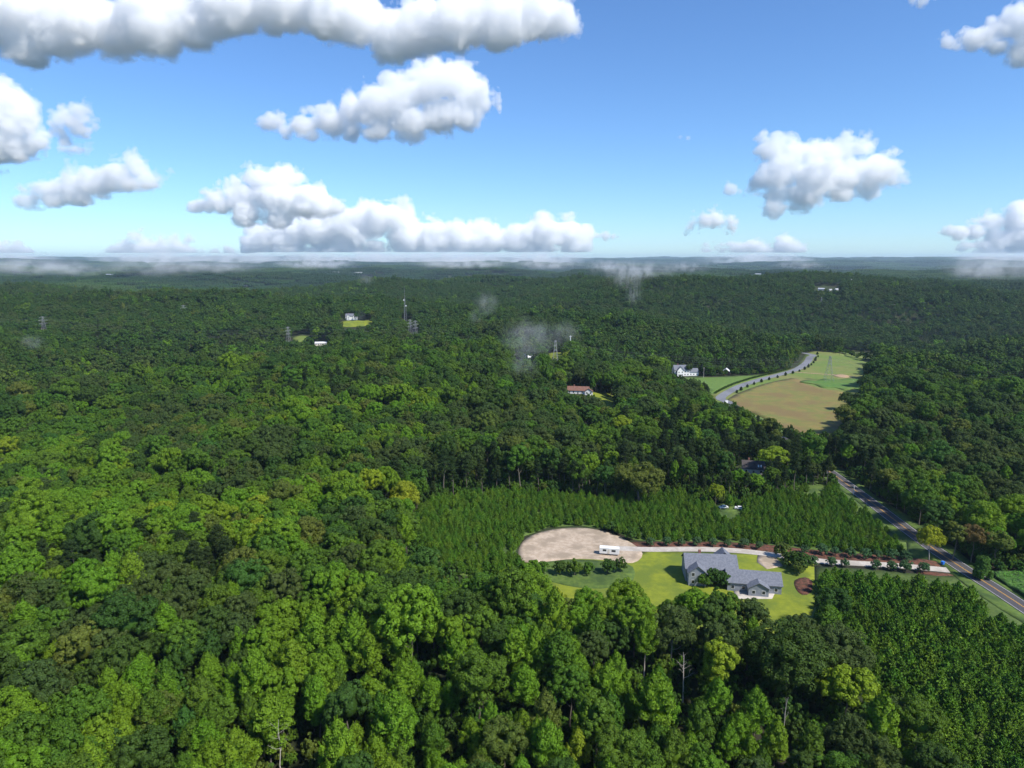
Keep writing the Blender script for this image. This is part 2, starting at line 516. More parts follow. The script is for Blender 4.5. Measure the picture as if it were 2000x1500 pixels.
# small clearings elsewhere
clear_px = {
    'lawn_a': [(668, 626), (726, 625), (722, 633), (700, 637), (672, 640)],
    'lawn_b': [(576, 656), (606, 652), (598, 664), (574, 665)],
    'lawn_c': [(1069, 689), (1100, 688), (1098, 700), (1072, 703)],
    'lawn_d': [(1148, 768), (1200, 762), (1199, 812), (1186, 800), (1170, 780)],
    'lawn_e': [(1640, 682), (1700, 690), (1716, 696), (1700, 700), (1650, 694)],
    'lawn_f': [(1620, 677), (1660, 679), (1650, 684), (1625, 684)],
    'lawn_g': [(1540, 956), (1560, 942), (1600, 932), (1645, 938), (1650, 950), (1610, 962), (1560, 966)],
    'lawn_h': [(1400, 985), (1450, 970), (1452, 990), (1410, 1000)],
    'lawn_i': [(1755, 690), (1785, 690), (1780, 698), (1760, 698)],
}
for k, pl in clear_px.items():
    g = G([(a, b + 1) for a, b in pl])
    sp = 3.0 if pl[0][1] > 720 else 8.0
    drape('clearing', smooth_line(g, sp * 1.5, True), M_lawn if k in ('lawn_a', 'lawn_c', 'lawn_d') else M_verge if k in ('lawn_g', 'lawn_h') else M_meadow, .08, sp)
# vines carpeting the bank right of the road
vine_poly = [(185.2, 130), (185.2, 244), (188, 249), (200, 250), (235, 240), (260, 226), (255, 130)]
M_vine = leaf_mat('vine_leaves', (.085, .20, .028), (.11, .23, .035), trans=.25)
M_vinebed = surf('vine_bed', (.05, .12, .02), (.09, .19, .03), 1.2, .9, (.04, .09, .02), .3, bump=.5)
drape('vine_carpet', vine_poly, M_vinebed, .2, 1.6, relief=1.3, rscale=.22)

# ---------------------------------------------------------------- leaves, crowns, trees
def leaves_np(C, Nrm, size, aspect, rng, align=.6, droop=0.0, axis=None):
    """quads centred on C, facing roughly along Nrm"""
    n = len(C)
    rnd = rng.normal(size=(n, 3)); rnd /= np.linalg.norm(rnd, axis=1)[:, None]
    N_ = Nrm * align + rnd * (1 - align); N_ /= np.linalg.norm(N_, axis=1)[:, None] + 1e-9
    r2 = rng.normal(size=(n, 3)) if axis is None else axis + .35 * rng.normal(size=(n, 3))
    T = r2 - (r2 * N_).sum(1)[:, None] * N_; T /= np.linalg.norm(T, axis=1)[:, None] + 1e-9
    B = np.cross(N_, T)
    s = (size * rng.uniform(.6, 1.35, n))[:, None]
    a = T * s * .5; b = B * s * .5 * aspect
    # a kite: reads as a leaf spray rather than as a square
    V = np.stack([C - a, C + b * .9 + a * .1, C + a, C - b * .9 + a * .1], 1).reshape(-1, 3)
    F = np.arange(4 * n).reshape(-1, 4)
    return V, F

def blob(c, rx, ry, rz, seg=7, ring=5, rng=None):
    V = []; F = []
    for i in range(1, ring):
        th = math.pi * i / ring
        for j in range(seg):
            ph = 2 * math.pi * j / seg
            k = 1 if rng is None else rng.uniform(.8, 1.1)
            V.append((c[0] + rx*k*math.sin(th)*math.cos(ph), c[1] + ry*k*math.sin(th)*math.sin(ph), c[2] + rz*k*math.cos(th)))
    for i in range(ring - 2):
        for j in range(seg):
            F.append((i*seg+j, (i+1)*seg+j, (i+1)*seg+(j+1) % seg, i*seg+(j+1) % seg))
    return np.array(V), np.array(F)

def sph(n, rng, zmin=-1.0):
    z = rng.uniform(zmin, 1, n); ph = rng.uniform(0, 2*math.pi, n); s = np.sqrt(1 - z*z)
    return np.stack([s*np.cos(ph), s*np.sin(ph), z], 1)

def assemble(parts):
    Vs, Fs, b = [], [], 0
    for V, F in parts:
        Vs.append(V); Fs.append(F + b); b += len(V)
    return np.vstack(Vs), np.vstack(Fs)

def crown_round(seed, Rr=5.0, Hc=9.0, z0=9.0, nl=26, nsub=9, nleaf=8000, size=.42, core=True):
    """broad crown of billowing limbs, each limb of smaller sprays"""
    rng = np.random.RandomState(seed)
    D = sph(nl * 3, rng, -.45)
    # keep them apart
    keep = [D[0]]
    for q in D[1:]:
        if min(np.linalg.norm(q - k_) for k_ in keep) > 1.55 / math.sqrt(nl): keep.append(q)
        if len(keep) >= nl: break
    D = np.array(keep)
    lop = 1 + .16 * np.sin(np.arctan2(D[:, 1], D[:, 0]) * 2 + seed) + rng.uniform(-.16, .14, len(D))
    cz = z0 + Hc * .48
    L = np.stack([D[:, 0]*Rr*.70*lop, D[:, 1]*Rr*.70*lop, cz + D[:, 2]*Hc*.40*lop], 1)
    r = Rr * rng.uniform(.27, .44, len(D))
    C_, N_ = [], []
    tot = (r**2).sum()
    for i in range(len(D)):
        m = max(4, int(nleaf * r[i]**2 / tot))
        S = sph(nsub, rng, -.5) + D[i] * .5
        S /= np.linalg.norm(S, axis=1)[:, None]
        sc = L[i] + S * r[i] * .72
        k = rng.randint(0, nsub, m)
        q = sph(m, rng) + S[k] * .75 + np.array([0, 0, .3])
        q /= np.linalg.norm(q, axis=1)[:, None]
        C_.append(sc[k] + q * (r[i] * .42 * rng.uniform(.75, 1.12, m))[:, None]); N_.append(q)
    V, F = leaves_np(np.vstack(C_), np.vstack(N_), size, .75, rng, .74)
    parts = [(V, F)]
    if core:
        for i in range(len(D)):
            parts.append(blob(L[i], r[i]*.42, r[i]*.42, r[i]*.42, 6, 5, rng))
        parts.append(blob((0, 0, cz), Rr*.5, Rr*.5, Hc*.3, 8, 6, rng))
    return assemble(parts)

def crown_poplar(seed, Rr=3.4, Hc=15.0, z0=7.0, nl=26, nleaf=8000, size=.42, core=True, tops=1):
    """tall crown with upswept pointed limbs"""
    rng = np.random.RandomState(seed)
    C_, N_, A_ = [], [], []
    parts = []
    ph = rng.uniform(0, 6.28)
    for i in range(nl):
        t = (i + .5) / nl
        ph += 2.4 + rng.uniform(-.4, .4)
        rad = Rr * (1 - t**2.1)**.8 * (.6 + .4 * math.sin(min(1, t*4) * math.pi/2)) * rng.uniform(.62, 1.1)
        if i >= nl - 1: rad *= .2
        base = np.array([math.cos(ph)*rad*.62, math.sin(ph)*rad*.62, z0 + Hc * (t * .80)])
        hl = Hc * rng.uniform(.15, .26); w = Rr * rng.uniform(.27, .40) * (1 - .2*t)
        m = nleaf // nl
        u = rng.uniform(0, 1, m)
        prof = np.sin(np.clip(u*1.15+.12, 0, 1)*math.pi)**.7 * (1 - u*.45)
        a = rng.uniform(0, 2*math.pi, m)
        # ragged: bundle the leaves into sprays
        a = np.round(a * 5 / 6.283) * 6.283 / 5 + rng.normal(0, .32, m) + np.floor(u*6)*.7
        rr = w * prof * rng.uniform(.7, 1.15, m)
        lean = np.array([math.cos(ph), math.sin(ph), 0]) * rad * .38
        c = base[None] + np.stack([np.cos(a)*rr, np.sin(a)*rr, u*hl], 1) + lean[None]*u[:, None]
        C_.append(c); nn = np.stack([np.cos(a), np.sin(a), .55 + 0*a], 1); N_.append(nn / np.linalg.norm(nn, axis=1)[:, None])
        if core: parts.append(blob(base + lean*.5 + np.array([0, 0, hl*.42]), w*.42, w*.42, hl*.34, 6, 5, rng))
    V, F = leaves_np(np.vstack(C_), np.vstack(N_), size, .7, rng, .70)
    if core: parts.append(blob((0, 0, z0 + Hc*.42), Rr*.42, Rr*.42, Hc*.40, 7, 6, rng))
    return assemble([(V, F)] + parts)

def crown_pine(seed, Rr=1.9, Hc=7.2, z0=.4, nleaf=2600, core=True):
    """young pine: whorls of upturned branches with brushes of needles"""
    rng = np.random.RandomState(seed)
    C_, N_, A_ = [], [], []
    nw = 10
    per = nleaf // (nw * 7)
    for w in range(nw):
        t = w / (nw - 1)
        rad = Rr * (1 - t**1.2)**.9 * (.75 + .25*min(1, t*5)) + .15
        nb = 8 if t < .6 else 6
        off = rng.uniform(0, 6.28)
        for b in range(nb):
            a = off + 6.283*b/nb + rng.uniform(-.2, .2)
            rl = rad * rng.uniform(.62, 1.18)
            m = per
            u = rng.uniform(.2, 1, m)**.8
            up = .35 + .5*t
            P0 = np.stack([np.cos(a)*rl*u, np.sin(a)*rl*u, z0 + Hc*t*.88 + rl*up*u**1.8], 1)
            P0 += rng.normal(0, .16, (m, 3)) * (1 - t*.5)
            C_.append(P0)
            ax = np.array([math.cos(a)*.6, math.sin(a)*.6, .8])
            A_.append(np.repeat(ax[None], m, 0))
            q = rng.normal(size=(m, 3)) + np.array([math.cos(a), math.sin(a), .4]); N_.append(q / np.linalg.norm(q, axis=1)[:, None])
    m = 60
    C_.append(np.stack([rng.normal(0, .1, m), rng.normal(0, .1, m), z0 + Hc*.86 + rng.uniform(0, Hc*.16, m)], 1))
    A_.append(np.repeat(np.array([[0, 0, 1.0]]), m, 0)); q = sph(m, rng); N_.append(q)
    V, F = leaves_np(np.vstack(C_), np.vstack(N_), .50, .5, rng, .62, axis=np.vstack(A_))
    parts = [(V, F)]
    if core:
        for t, k in ((.12, .62), (.34, .5), (.56, .34)):
            parts.append(blob((0, 0, z0 + Hc*t), Rr*k, Rr*k, Hc*.16, 6, 5, rng))
    return assemble(parts)

def crown_oldpine(seed, Rr=3.6, z0=9.0, Hc=9.0, nleaf=5500):
    rng = np.random.RandomState(seed)
    C_, N_ = [], []; parts = []
    nl = 20
    ph = 0
    for i in range(nl):
        t = (i + .5)/nl
        ph += 2.4 + rng.uniform(-.5, .5)
        rad = Rr * (1 - t)**.5 * rng.uniform(.55, 1.0)
        c = np.array([math.cos(ph)*rad*.72, math.sin(ph)*rad*.72, z0 + Hc*t])
        rx = Rr*rng.uniform(.26, .42); rz = rx*.55
        m = nleaf//nl
        q = sph(m, rng, -.6)
        C_.append(c + q*np.array([rx, rx, rz])*rng.uniform(.6, 1.1, m)[:, None]); N_.append(q)
        parts.append(blob(c, rx*.6, rx*.6, rz*.6, 6, 4, rng))
    V, F = leaves_np(np.vstack(C_), np.vstack(N_), .45, .4, rng, .4)
    return assemble([(V, F)] + parts)

def crown_vine(seed, Rr=3.0, Hc=10.0, nleaf=5500):
    """tree smothered in climbers: hanging curtains down to the ground"""
    rng = np.random.RandomState(seed)
    C_, N_ = [], []; parts = []
    nl = 16
    for i in range(nl):
        ph = rng.uniform(0, 6.28); t = rng.uniform(0, 1)**.8
        rad = Rr*(1 - t*.75)*rng.uniform(.6, 1)
        top = np.array([math.cos(ph)*rad*.7, math.sin(ph)*rad*.7, Hc*(.3 + .62*t)])
        m = nleaf//nl; u = rng.uniform(0, 1, m)**.8; w = Rr*rng.uniform(.3, .45)
        a = rng.uniform(0, 6.283, m)
        drop = top[2]*.75
        prof = np.sqrt(np.clip(1 - (1-u)**4, 0, 1)) 
        prof = np.where(u < .12, np.sqrt(u/.12), 1) * (1 - .15*u)
        c = top[None] + np.stack([np.cos(a)*w*prof*rng.uniform(.85, 1.1, m), np.sin(a)*w*prof*rng.uniform(.85, 1.1, m), -u*drop], 1)
        C_.append(c); nn = np.stack([np.cos(a), np.sin(a), np.where(u < .15, 2.0, .25)], 1); N_.append(nn/np.linalg.norm(nn, axis=1)[:, None])
        parts.append(blob(top - np.array([0, 0, drop*.5]), w*.75, w*.75, drop*.5, 6, 5, rng))
    V, F = leaves_np(np.vstack(C_), np.vstack(N_), .4, .9, rng, .78)
    return assemble([(V, F)] + parts)

def limbs(seed, h, r, n, spread, z0, up=.9, depth=1, name='trunk', sub=3, n_gon=6):
    """tapered trunk with limbs"""
    rng = random.Random(seed)
    mb = MB()
    pts = [Vector((0, 0, -.6))]
    x = y = 0
    for k in range(1, 7):
        x += rng.uniform(-.02, .02)*h; y += rng.uniform(-.02, .02)*h
        pts.append(Vector((x, y, h*k/6)))
    mb.tube(pts, [r*(1.25 - k/6*1.05) for k in range(7)], n_gon)
    for i in range(n):
        t = z0 + (0.95 - z0)*(i + rng.random()*.6)/n
        k = min(5, int(t*6)); f = t*6 - k
        p = pts[k].lerp(pts[k+1], f)
        a = i*2.4 + rng.uniform(-.4, .4)
        ln = spread*(1.1 - t*.6)*rng.uniform(.7, 1.1)
        q = p + Vector((math.cos(a)*ln*.5, math.sin(a)*ln*.5, ln*up*.35))
        e = p + Vector((math.cos(a)*ln, math.sin(a)*ln, ln*up))
        rr = r*(1.15 - t)*.5
        mb.tube([p, q, e], [rr, rr*.7, rr*.25], 5)
        if depth > 1:
            for s in range(sub):
                b = a + rng.uniform(-1.2, 1.2); l2 = ln*rng.uniform(.35, .6)
                s0 = q.lerp(e, rng.uniform(0, .9))
                e2 = s0 + Vector((math.cos(b)*l2, math.sin(b)*l2, l2*rng.uniform(.3, 1.2)))
                mb.tube([s0, s0.lerp(e2, .5) + Vector((0, 0, .1*l2)), e2], [rr*.4, rr*.28, rr*.1], 4)
                for _ in range(2):
                    c_ = b + rng.uniform(-1.3, 1.3); l3 = l2*.5; s1 = s0.lerp(e2, rng.uniform(.4, .95))
                    mb.tube([s1, s1 + Vector((math.cos(c_)*l3, math.sin(c_)*l3, l3*rng.uniform(.2, 1)))], [rr*.16, rr*.06], 3)
    return mb

# prototype meshes; kind -> list of (crown mesh, trunk mesh, crown half width, height)
PROTO = {}
def proto(kind, crowns, trunks):
    out = []
    for (V, F), tb in zip(crowns, trunks):
        c = mesh_np(kind + '_crown', V, F, LEAF['mid green'])
        t = mesh_np(kind + '_trunk', tb.v, tb.f, BARK) if tb else None
        out.append((c, t))
    PROTO[kind] = out

specs = [(6.9, 10.5, 9.0), (6.1, 10.5, 10), (7.6, 10, 8.5), (5.4, 11, 9.5), (6.8, 9.5, 10), (5.8, 9, 9)]
proto('round', [crown_round(11+i, a, b, c, nl=17+3*i % 8, nleaf=10500, size=.48) for i, (a, b, c) in enumerate(specs)],
      [limbs(21+i, c + b*.6, .26, 5, a*.6, .45) for i, (a, b, c) in enumerate(specs)])
sp2 = [(5.3, 13, 7), (4.7, 14, 7), (5.7, 11.5, 8.5), (5.0, 12, 8), (4.4, 13.5, 6.5)]
proto('poplar', [crown_poplar(31+i, a, b, c, nl=32, nleaf=10000) for i, (a, b, c) in enumerate(sp2)],
      [limbs(41+i, c + b*.75, .22, 5, a*.5, .4) for i, (a, b, c) in enumerate(sp2)])
proto('pine', [crown_pine(51+i, 2.45 + .2*(i % 3), 4.7 + .4*(i % 4), nleaf=3200) for i in range(4)],
      [limbs(56+i, 4.8, .09, 0, 1, .5, n_gon=5) for i in range(4)])
proto('oldpine', [crown_oldpine(61+i, 3.3 + .3*i, 8.5 + i, 9) for i in range(4)],
      [limbs(66+i, 16.5 + i, .24, 6, 2.4, .5, up=.15) for i in range(4)])
proto('vine', [crown_vine(71+i, 2.9 + .3*i, 9 + i) for i in range(3)], [limbs(75+i, 8, .2, 3, 1.5, .5) for i in range(3)])
sp3 = [(7.6, 12, 4.6), (7.0, 12.5, 4.2)]
proto('oak', [crown_round(101+i, a, b, c, nl=34, nsub=9, nleaf=15000, size=.45) for i, (a, b, c) in enumerate(sp3)],
      [limbs(104+i, 11, .4, 7, 4, .35) for i in range(2)])
proto('bush', [crown_round(111+i, 1.9, 2.9, .1, nl=11, nsub=5, nleaf=1100, size=.42) for i in range(3)], [None]*3)
proto('garden', [crown_round(116+i, 2.0, 3.3, .5, nl=16, nsub=6, nleaf=3000, size=.30) for i in range(3)],
      [limbs(119+i, 2.6, .09, 3, .8, .4) for i in range(3)])
# lighter meshes for the middle distance
proto('round_far', [crown_round(81+i, 6.8, 10.5, 7.5, nl=13, nsub=5, nleaf=1900, size=1.0) for i in range(5)], [None]*5)
proto('poplar_far', [crown_poplar(91+i, 5.0, 13.5, 6.5, nl=18, nleaf=1500, size=.9) for i in range(3)], [None]*3)
proto('pine_far', [crown_oldpine(96+i, 3.4, 6, 10, nleaf=1200) for i in range(2)], [None]*2)

def place_tree(kind, i, colour, mats, x, y, s, rz, name, label, cat, group=None, sz=None, bark=None, tilt=0.0):
    c, t = PROTO[kind][i % len(PROTO[kind])]
    root = empty(name, (x, y, gz(x, y)), rz, s)
    root.rotation_euler = (tilt, tilt*.5, rz)
    if sz: root.scale = (s, s, sz)
    o = link('crown', c, root)
    o.material_slots[0].link = 'OBJECT'; o.material_slots[0].material = mats[colour]
    if t:
        k = link('trunk', t, root)
        if bark:
            k.material_slots[0].link = 'OBJECT'; k.material_slots[0].material = bark
    return tag(root, label, cat, group)

# ---------------------------------------------------------------- where the trees stand
rng = np.random.RandomState(5)
plant_a = G([(812, 1000), (860, 975), (1000, 962), (1190, 975), (1330, 965), (1400, 992), (1470, 978), (1540, 962), (1640, 950), (1668, 975), (1720, 1020), (1768, 1052), (1775, 1088),
             (1700, 1085), (1600, 1078), (1500, 1066), (1400, 1058), (1300, 1058), (1240, 1055), (1190, 1034), (1130, 1026), (1070, 1030), (1022, 1048), (1006, 1078), (1018, 1100), (1048, 1128), (960, 1130), (860, 1120), (810, 1060)])
plant_b = G([(1592, 1106), (1700, 1112), (1790, 1121), (1866, 1128), (1905, 1160), (1985, 1205), (2100, 1300)]) + [(172, 150), (172, 90), (115, 90), (100, 135)] + G([(1660, 1330), (1640, 1240), (1560, 1215), (1592, 1185)])

keep_px = [   # patches the trees in front must not cover
    [(818, 1006), (900, 1010), (1012, 1040), (1014, 1095), (1004, 1116), (930, 1112), (870, 1104), (822, 1060)],
    [(1014, 1077), (1030, 1050), (1070, 1033), (1130, 1028), (1185, 1036), (1235, 1058), (1262, 1062), (1500, 1068), (1560, 1075), (1584, 1090), (1586, 1130), (1576, 1166), (1540, 1186), (1490, 1178), (1440, 1158),
     (1392, 1152), (1360, 1136), (1230, 1130), (1150, 1130), (1090, 1120), (1040, 1100)],
    [(1560, 1075), (1830, 1092), (1885, 1118), (1855, 1117), (1740, 1109), (1600, 1099)],
    [(1636, 938), (1650, 936), (1692, 962), (1778, 1036), (1850, 1090), (1905, 1118), (2010, 1175), (2010, 1200), (1980, 1186), (1905, 1140), (1840, 1108), (1770, 1056), (1690, 982), (1640, 950)],
    [(1770, 1045), (1835, 1095), (1775, 1088)],
    [(1900, 1120), (1940, 1128), (2010, 1150), (2010, 1195), (1930, 1150)],
    [(1312, 735), (1400, 733), (1460, 733), (1512, 728), (1550, 715), (1568, 688), (1592, 686), (1642, 690), (1702, 708), (1694, 716), (1680, 735), (1684, 764), (1640, 775), (1636, 838), (1600, 850), (1540, 835),
     (1480, 810), (1436, 790), (1405, 786), (1386, 774), (1378, 752)],
    ([(1106, 752), (1152, 752), (1152, 773), (1106, 773)], 0),
    [(1152, 769), (1166, 763), (1196, 766), (1196, 806), (1188, 796), (1168, 778)],
    ([(1308, 706), (1352, 706), (1368, 716), (1400, 722), (1424, 716), (1424, 735), (1308, 735)], 0),
    ([(674, 609), (700, 609), (700, 627), (674, 627)], 0),
    [(668, 627), (724, 625), (722, 634), (672, 641)],
    [(576, 654), (606, 652), (596, 664), (574, 665)],
    ([(615, 664), (642, 664), (640, 676), (615, 676)], 0),
    ([(1008, 690), (1042, 690), (1042, 703), (1008, 703)], 0),
    [(1070, 686), (1100, 686), (1098, 700), (1074, 702)],
    ([(1455, 902), (1492, 902), (1492, 924), (1455, 924)], 0),
    [(1566, 952), (1600, 944), (1618, 949), (1600, 956)],
    [(1407, 988), (1450, 986), (1450, 999), (1407, 1001)],
    [(1645, 684), (1700, 690), (1712, 696), (1700, 700), (1655, 693)],
    ([(1662, 900), (1672, 900), (1672, 965), (1662, 965)], 0),
    ([(555, 640), (570, 640), (570, 668), (555, 668)], 0),
    ([(1076, 668), (1094, 668), (1094, 692), (1076, 692)], 0),
    ([(785, 588), (800, 588), (800, 625), (785, 625)], 0),
    ([(797, 628), (818, 628), (818, 650), (797, 650)], 0),
    ([(76, 622), (90, 622), (90, 642), (76, 642)], 0),
    [(1590, 558), (1640, 558), (1640, 565), (1590, 565)],
    [(1465, 532), (1495, 532), (1495, 538), (1465, 538)],
]
ground_clear = [lot, pad, meadow]
ground_clear_pl = [plant_a, plant_b, vine_poly]

def candidates(dmin, dmax, sp, half=.86, spread_near=60):
    ys = np.arange(dmin*.6, dmax, sp*.87)
    X, Y = [], []
    for k, yv in enumerate(ys):
        hw = yv*half + spread_near
        xs = np.arange(-hw, hw, sp) + (k % 2)*sp*.5
        X.append(xs); Y.append(np.full(len(xs), yv))
    X = np.concatenate(X); Y = np.concatenate(Y)
    X = X + rng.uniform(-.36, .36, len(X))*sp; Y = Y + rng.uniform(-.36, .36, len(X))*sp
    D = np.hypot(X, Y)
    m = (D >= dmin) & (D < dmax)
    return X[m], Y[m]

# entries (outline, 0): something standing there; only trees nearer than it are kept away
KEEP = []
for q_ in keep_px:
    if isinstance(q_, tuple):
        o_ = q_[0]
        cx_ = sum(p[0] for p in o_)/len(o_); yb_ = max(p[1] for p in o_)
        KEEP.append((o_, at(cx_, yb_)[1]))
    else: KEEP.append((q_, 1e9))
keep_px = KEEP
def visible_ok(X, Y, H, rad, frac=(0.12, .5, .8, 1.0), first=0):
    Z = terrain(X, Y)
    ok = np.ones(len(X), bool)
    for f in frac:
        px, py, dep = proj(X, Y, Z + H*f)
        w = FPX*rad/dep * (.75 if f < .95 else .3)
        for pl, dm_ in keep_px[first:]:
            for s in (-1, 0, 1):
                ok &= ~(inpoly(px + s*w, py, pl) & (Y < dm_))
    return ok

def ground_ok(X, Y, polys, margin=0.0):
    ok = np.ones(len(X), bool)
    for pl in polys:
        ok &= ~inpoly(X, Y, pl)
        if margin: ok &= seg_dist(X, Y, pl + [pl[0]]) > margin
    return ok

# (crown, colour, px and py of the crown's top, height in metres, stretch across, bark, clearance, name, label)
SPECIAL = [
    ('round', 'golden', 722, 921, 21, .95, None, 10, 'broadleaf_tree', 'bright golden yellow tree standing out of the dark woods left of the pine plantation'),
    ('round', 'yellow green', 790, 944, 19, 1.0, None, 9, 'broadleaf_tree', 'yellow green tree just right of and below the golden yellow one'),
    ('oak', 'olive green', 1250, 906, 20, 1.35, None, 15, 'broadleaf_tree', 'huge olive green spreading tree alone in the upper pine plantation'),
    ('round', 'yellow green', 1512, 876, 17, 1.3, PALE_BARK, 9, 'broadleaf_tree', 'bright yellow green tree with pale trunk right of the dark shingled house'),
    ('round', 'fresh green', 1478, 925, 12, 1.2, None, 6, 'broadleaf_tree', 'fresh green tree in front of the dark shingled house'),
    ('round', 'yellow green', 1400, 948, 11, 1.0, None, 5, 'broadleaf_tree', 'small yellow green tree beside the white vehicles in the upper plantation'),
    ('poplar', 'fresh green', 1425, 962, 9, 1.0, None, 4, 'broadleaf_tree', 'bright lime green small tree over the white vehicles in the upper plantation'),
    ('round', 'golden', 1822, 1030, 14, .95, PALE_BARK, 8, 'broadleaf_tree', 'slim yellow tree with pale trunk right beside the road at the driveway mouth'),
    ('round', 'olive green', 1868, 1026, 15, 1.1, None, 7, 'broadleaf_tree', 'olive yellow tree just right of the slim yellow roadside tree'),
    ('round', 'rusty', 1905, 1030, 15, .95, None, 7, 'broadleaf_tree', 'rusty brown withering tree between the olive trees right of the road'),
    ('round', 'olive green', 1950, 1036, 15, 1.15, None, 7, 'broadleaf_tree', 'olive tree right of the rusty brown withering tree'),
    ('vine', 'bluish green', 1925, 1074, 12, 1.2, None, 6, 'vine_covered_tree', 'rounded mound of vines hanging over a tree at the edge of the vine carpet'),
    ('round', 'dark green', 1835, 985, 17, 1.3, None, 9, 'broadleaf_tree', 'large dark green tree leaning over the road above the slim yellow tree'),
    ('oak', 'dark green', 1545, 1232, 21, 1.15, None, 12, 'broadleaf_tree', 'huge dome shaped dark green tree below the house lot beside the pine rows'),
    ('poplar', 'fresh green', 1006, 1210, 24, 1.1, None, 5, 'poplar_tree', 'tall lime green tree, left one of the bright twin spires below the gravel yard'),
    ('poplar', 'fresh green', 1045, 1218, 23, .9, None, 5, 'poplar_tree', 'tall lime green tree, right one of the bright twin spires below the gravel yard'),
    ('round', 'fresh green', 845, 1182, 20, 1.0, None, 6, 'broadleaf_tree', 'bright green tree with ragged open crown left of the twin spires'),
    ('round', 'fresh green', 1225, 1146, 19, 1.0, None, 6, 'broadleaf_tree', 'bright green ragged tree at the forest edge below the middle of the house lot'),
    ('poplar', 'fresh green', 1262, 1198, 20, .8, PALE_BARK, 5, 'poplar_tree', 'narrow green tree on a bare pale trunk left of the grey forked tree'),
    ('round', 'grey green', 1312, 1190, 19, 1.0, PALE_BARK, 6, 'broadleaf_tree', 'greyish tree with forked white trunk showing below its crown'),
    ('round', 'yellow green', 1412, 1262, 18, 1.1, None, 6, 'broadleaf_tree', 'vivid yellow green tree left of the huge dome shaped tree'),
    ('poplar', 'yellow green', 1128, 1412, 16, .9, None, 4, 'poplar_tree', 'small yellowish spire low in the bottom centre of the forest'),
    ('round', 'yellow green', 1660, 1300, 18, 1.2, None, 7, 'broadleaf_tree', 'yellow green broad tree at the lower left corner of the near pine plantation'),
    ('round', 'yellow green', 20, 858, 20, 1.1, None, 8, 'broadleaf_tree', 'golden green tree at the left edge of the photo'),
    ('round', 'fresh green', 230, 745, 16, 1.3, None, 0, 'broadleaf_tree', 'light green tree in the left middle distance'),
    ('oak', 'grey green', 470, 932, 17, 1.1, None, 9, 'broadleaf_tree', 'dark grey green rounded tree left of the golden yellow tree'),
    ('oak', 'fresh green', 385, 918, 18, 1.0, None, 9, 'broadleaf_tree', 'light green dome on the ridge left of the dark grey green tree'),
    ('oak', 'mid green', 1245, 712, 24, 1.35, None, 15, 'broadleaf_tree', 'massive rounded green tree clump right of the brown roofed white house'),
    ('oak', 'mid green', 1195, 722, 23, 1.0, None, 0, 'broadleaf_tree', 'rounded green tree at the left shoulder of the massive clump'),
    ('round', 'fresh green', 985, 745, 20, 1.1, None, 5, 'broadleaf_tree', 'yellowish green tree below the white mist in the middle distance'),
    ('oak', 'dark green', 1700, 708, 17, 1.0, None, 6, 'broadleaf_tree', 'dark round tree at the right end of the meadow'),
    ('round', 'dark green', 1656, 766, 15, 1.1, None, 5, 'broadleaf_tree', 'dark round tree at the right side of the brown field'),
    ('round', 'dark green', 1676, 770, 15, 1.0, None, 5, 'broadleaf_tree', 'second dark round tree right of the brown field, behind the first'),
    ('oak', 'dark green', 1728, 700, 18, 1.1, None, 6, 'broadleaf_tree', 'broad dark tree just right of the meadow end'),
    ('oak', 'dark green', 1708, 738, 17, 1.0, None, 6, 'broadleaf_tree', 'broad dark tree between meadow and woods, right of the clover patch'),
    ('round', 'dark green', 1346, 712, 12, .85, None, 4, 'broadleaf_tree', 'dark round tree in front of the grey gabled house'),
    ('round', 'fresh green', 1370, 703, 13, 1.0, None, 4, 'broadleaf_tree', 'light green tree behind the yard of the grey gabled house'),
    ('round', 'dark green', 1386, 711, 11, .8, None, 4, 'broadleaf_tree', 'dark tree between the grey gabled house and the red shed'),
    ('round', 'dark green', 1397, 716, 9, .7, None, 4, 'broadleaf_tree', 'small dark tree just left of the red shed'),
]
SP_XY = [at(q[2], q[3], q[4]) for q in SPECIAL]
# broadleaf forest, single trees out to 2.3 km
X1, Y1 = candidates(55, 620, 7.3)
X2, Y2 = candidates(620, 2300, 9.6, spread_near=80)
X = np.concatenate([X1, X2]); Y = np.concatenate([Y1, Y2])
D = np.hypot(X, Y)
n = len(X)
big = vnoise(X/70 + 2.2, Y/60 + 8.1)              # stands
S = np.where(D < 620, .86, 1.0) * rng.uniform(.66, 1.12, n) * (1 + .14*big) * np.where(rng.rand(n) < .12, 1.28, 1)
PX, PY, DEP = proj(X, Y, terrain(X, Y) + 15)
# kind by stand: poplars along the bottom of the picture, oaks above, pines in belts
pop = .14 + .72*sstep(1190, 1290, PY)*(1 - sstep(1480, 1700, PX)) * (1 - .65*sstep(330, 120, PX)) + .12*vnoise(X/45, Y/45)
pinebelt = (sstep(.30, .45, vnoise(X/160 + 5, Y/110 + 3)) * .55) * (PY < 1100)
pinebelt = np.maximum(pinebelt, .75*sstep(1150, 1300, PX)*(1 - sstep(1660, 1720, PX))*sstep(800, 830, PY)*(1 - sstep(975, 985, PY)))
u = rng.rand(n)
kind = np.where(u < pinebelt, 2, np.where(rng.rand(n) < pop, 1, 0))
vb = sstep(1780, 1880, PX)*sstep(900, 930, PY)*(PY < 1110) * .35
kind = np.where(rng.rand(n) < vb, 3, kind)
H = np.where(kind == 0, 19, np.where(kind == 1, 21.5, np.where(kind == 2, 18.5, 10)))*S
RAD = np.where(kind == 0, 6.0, np.where(kind == 1, 4.0, np.where(kind == 2, 3.2, 3.0)))*S
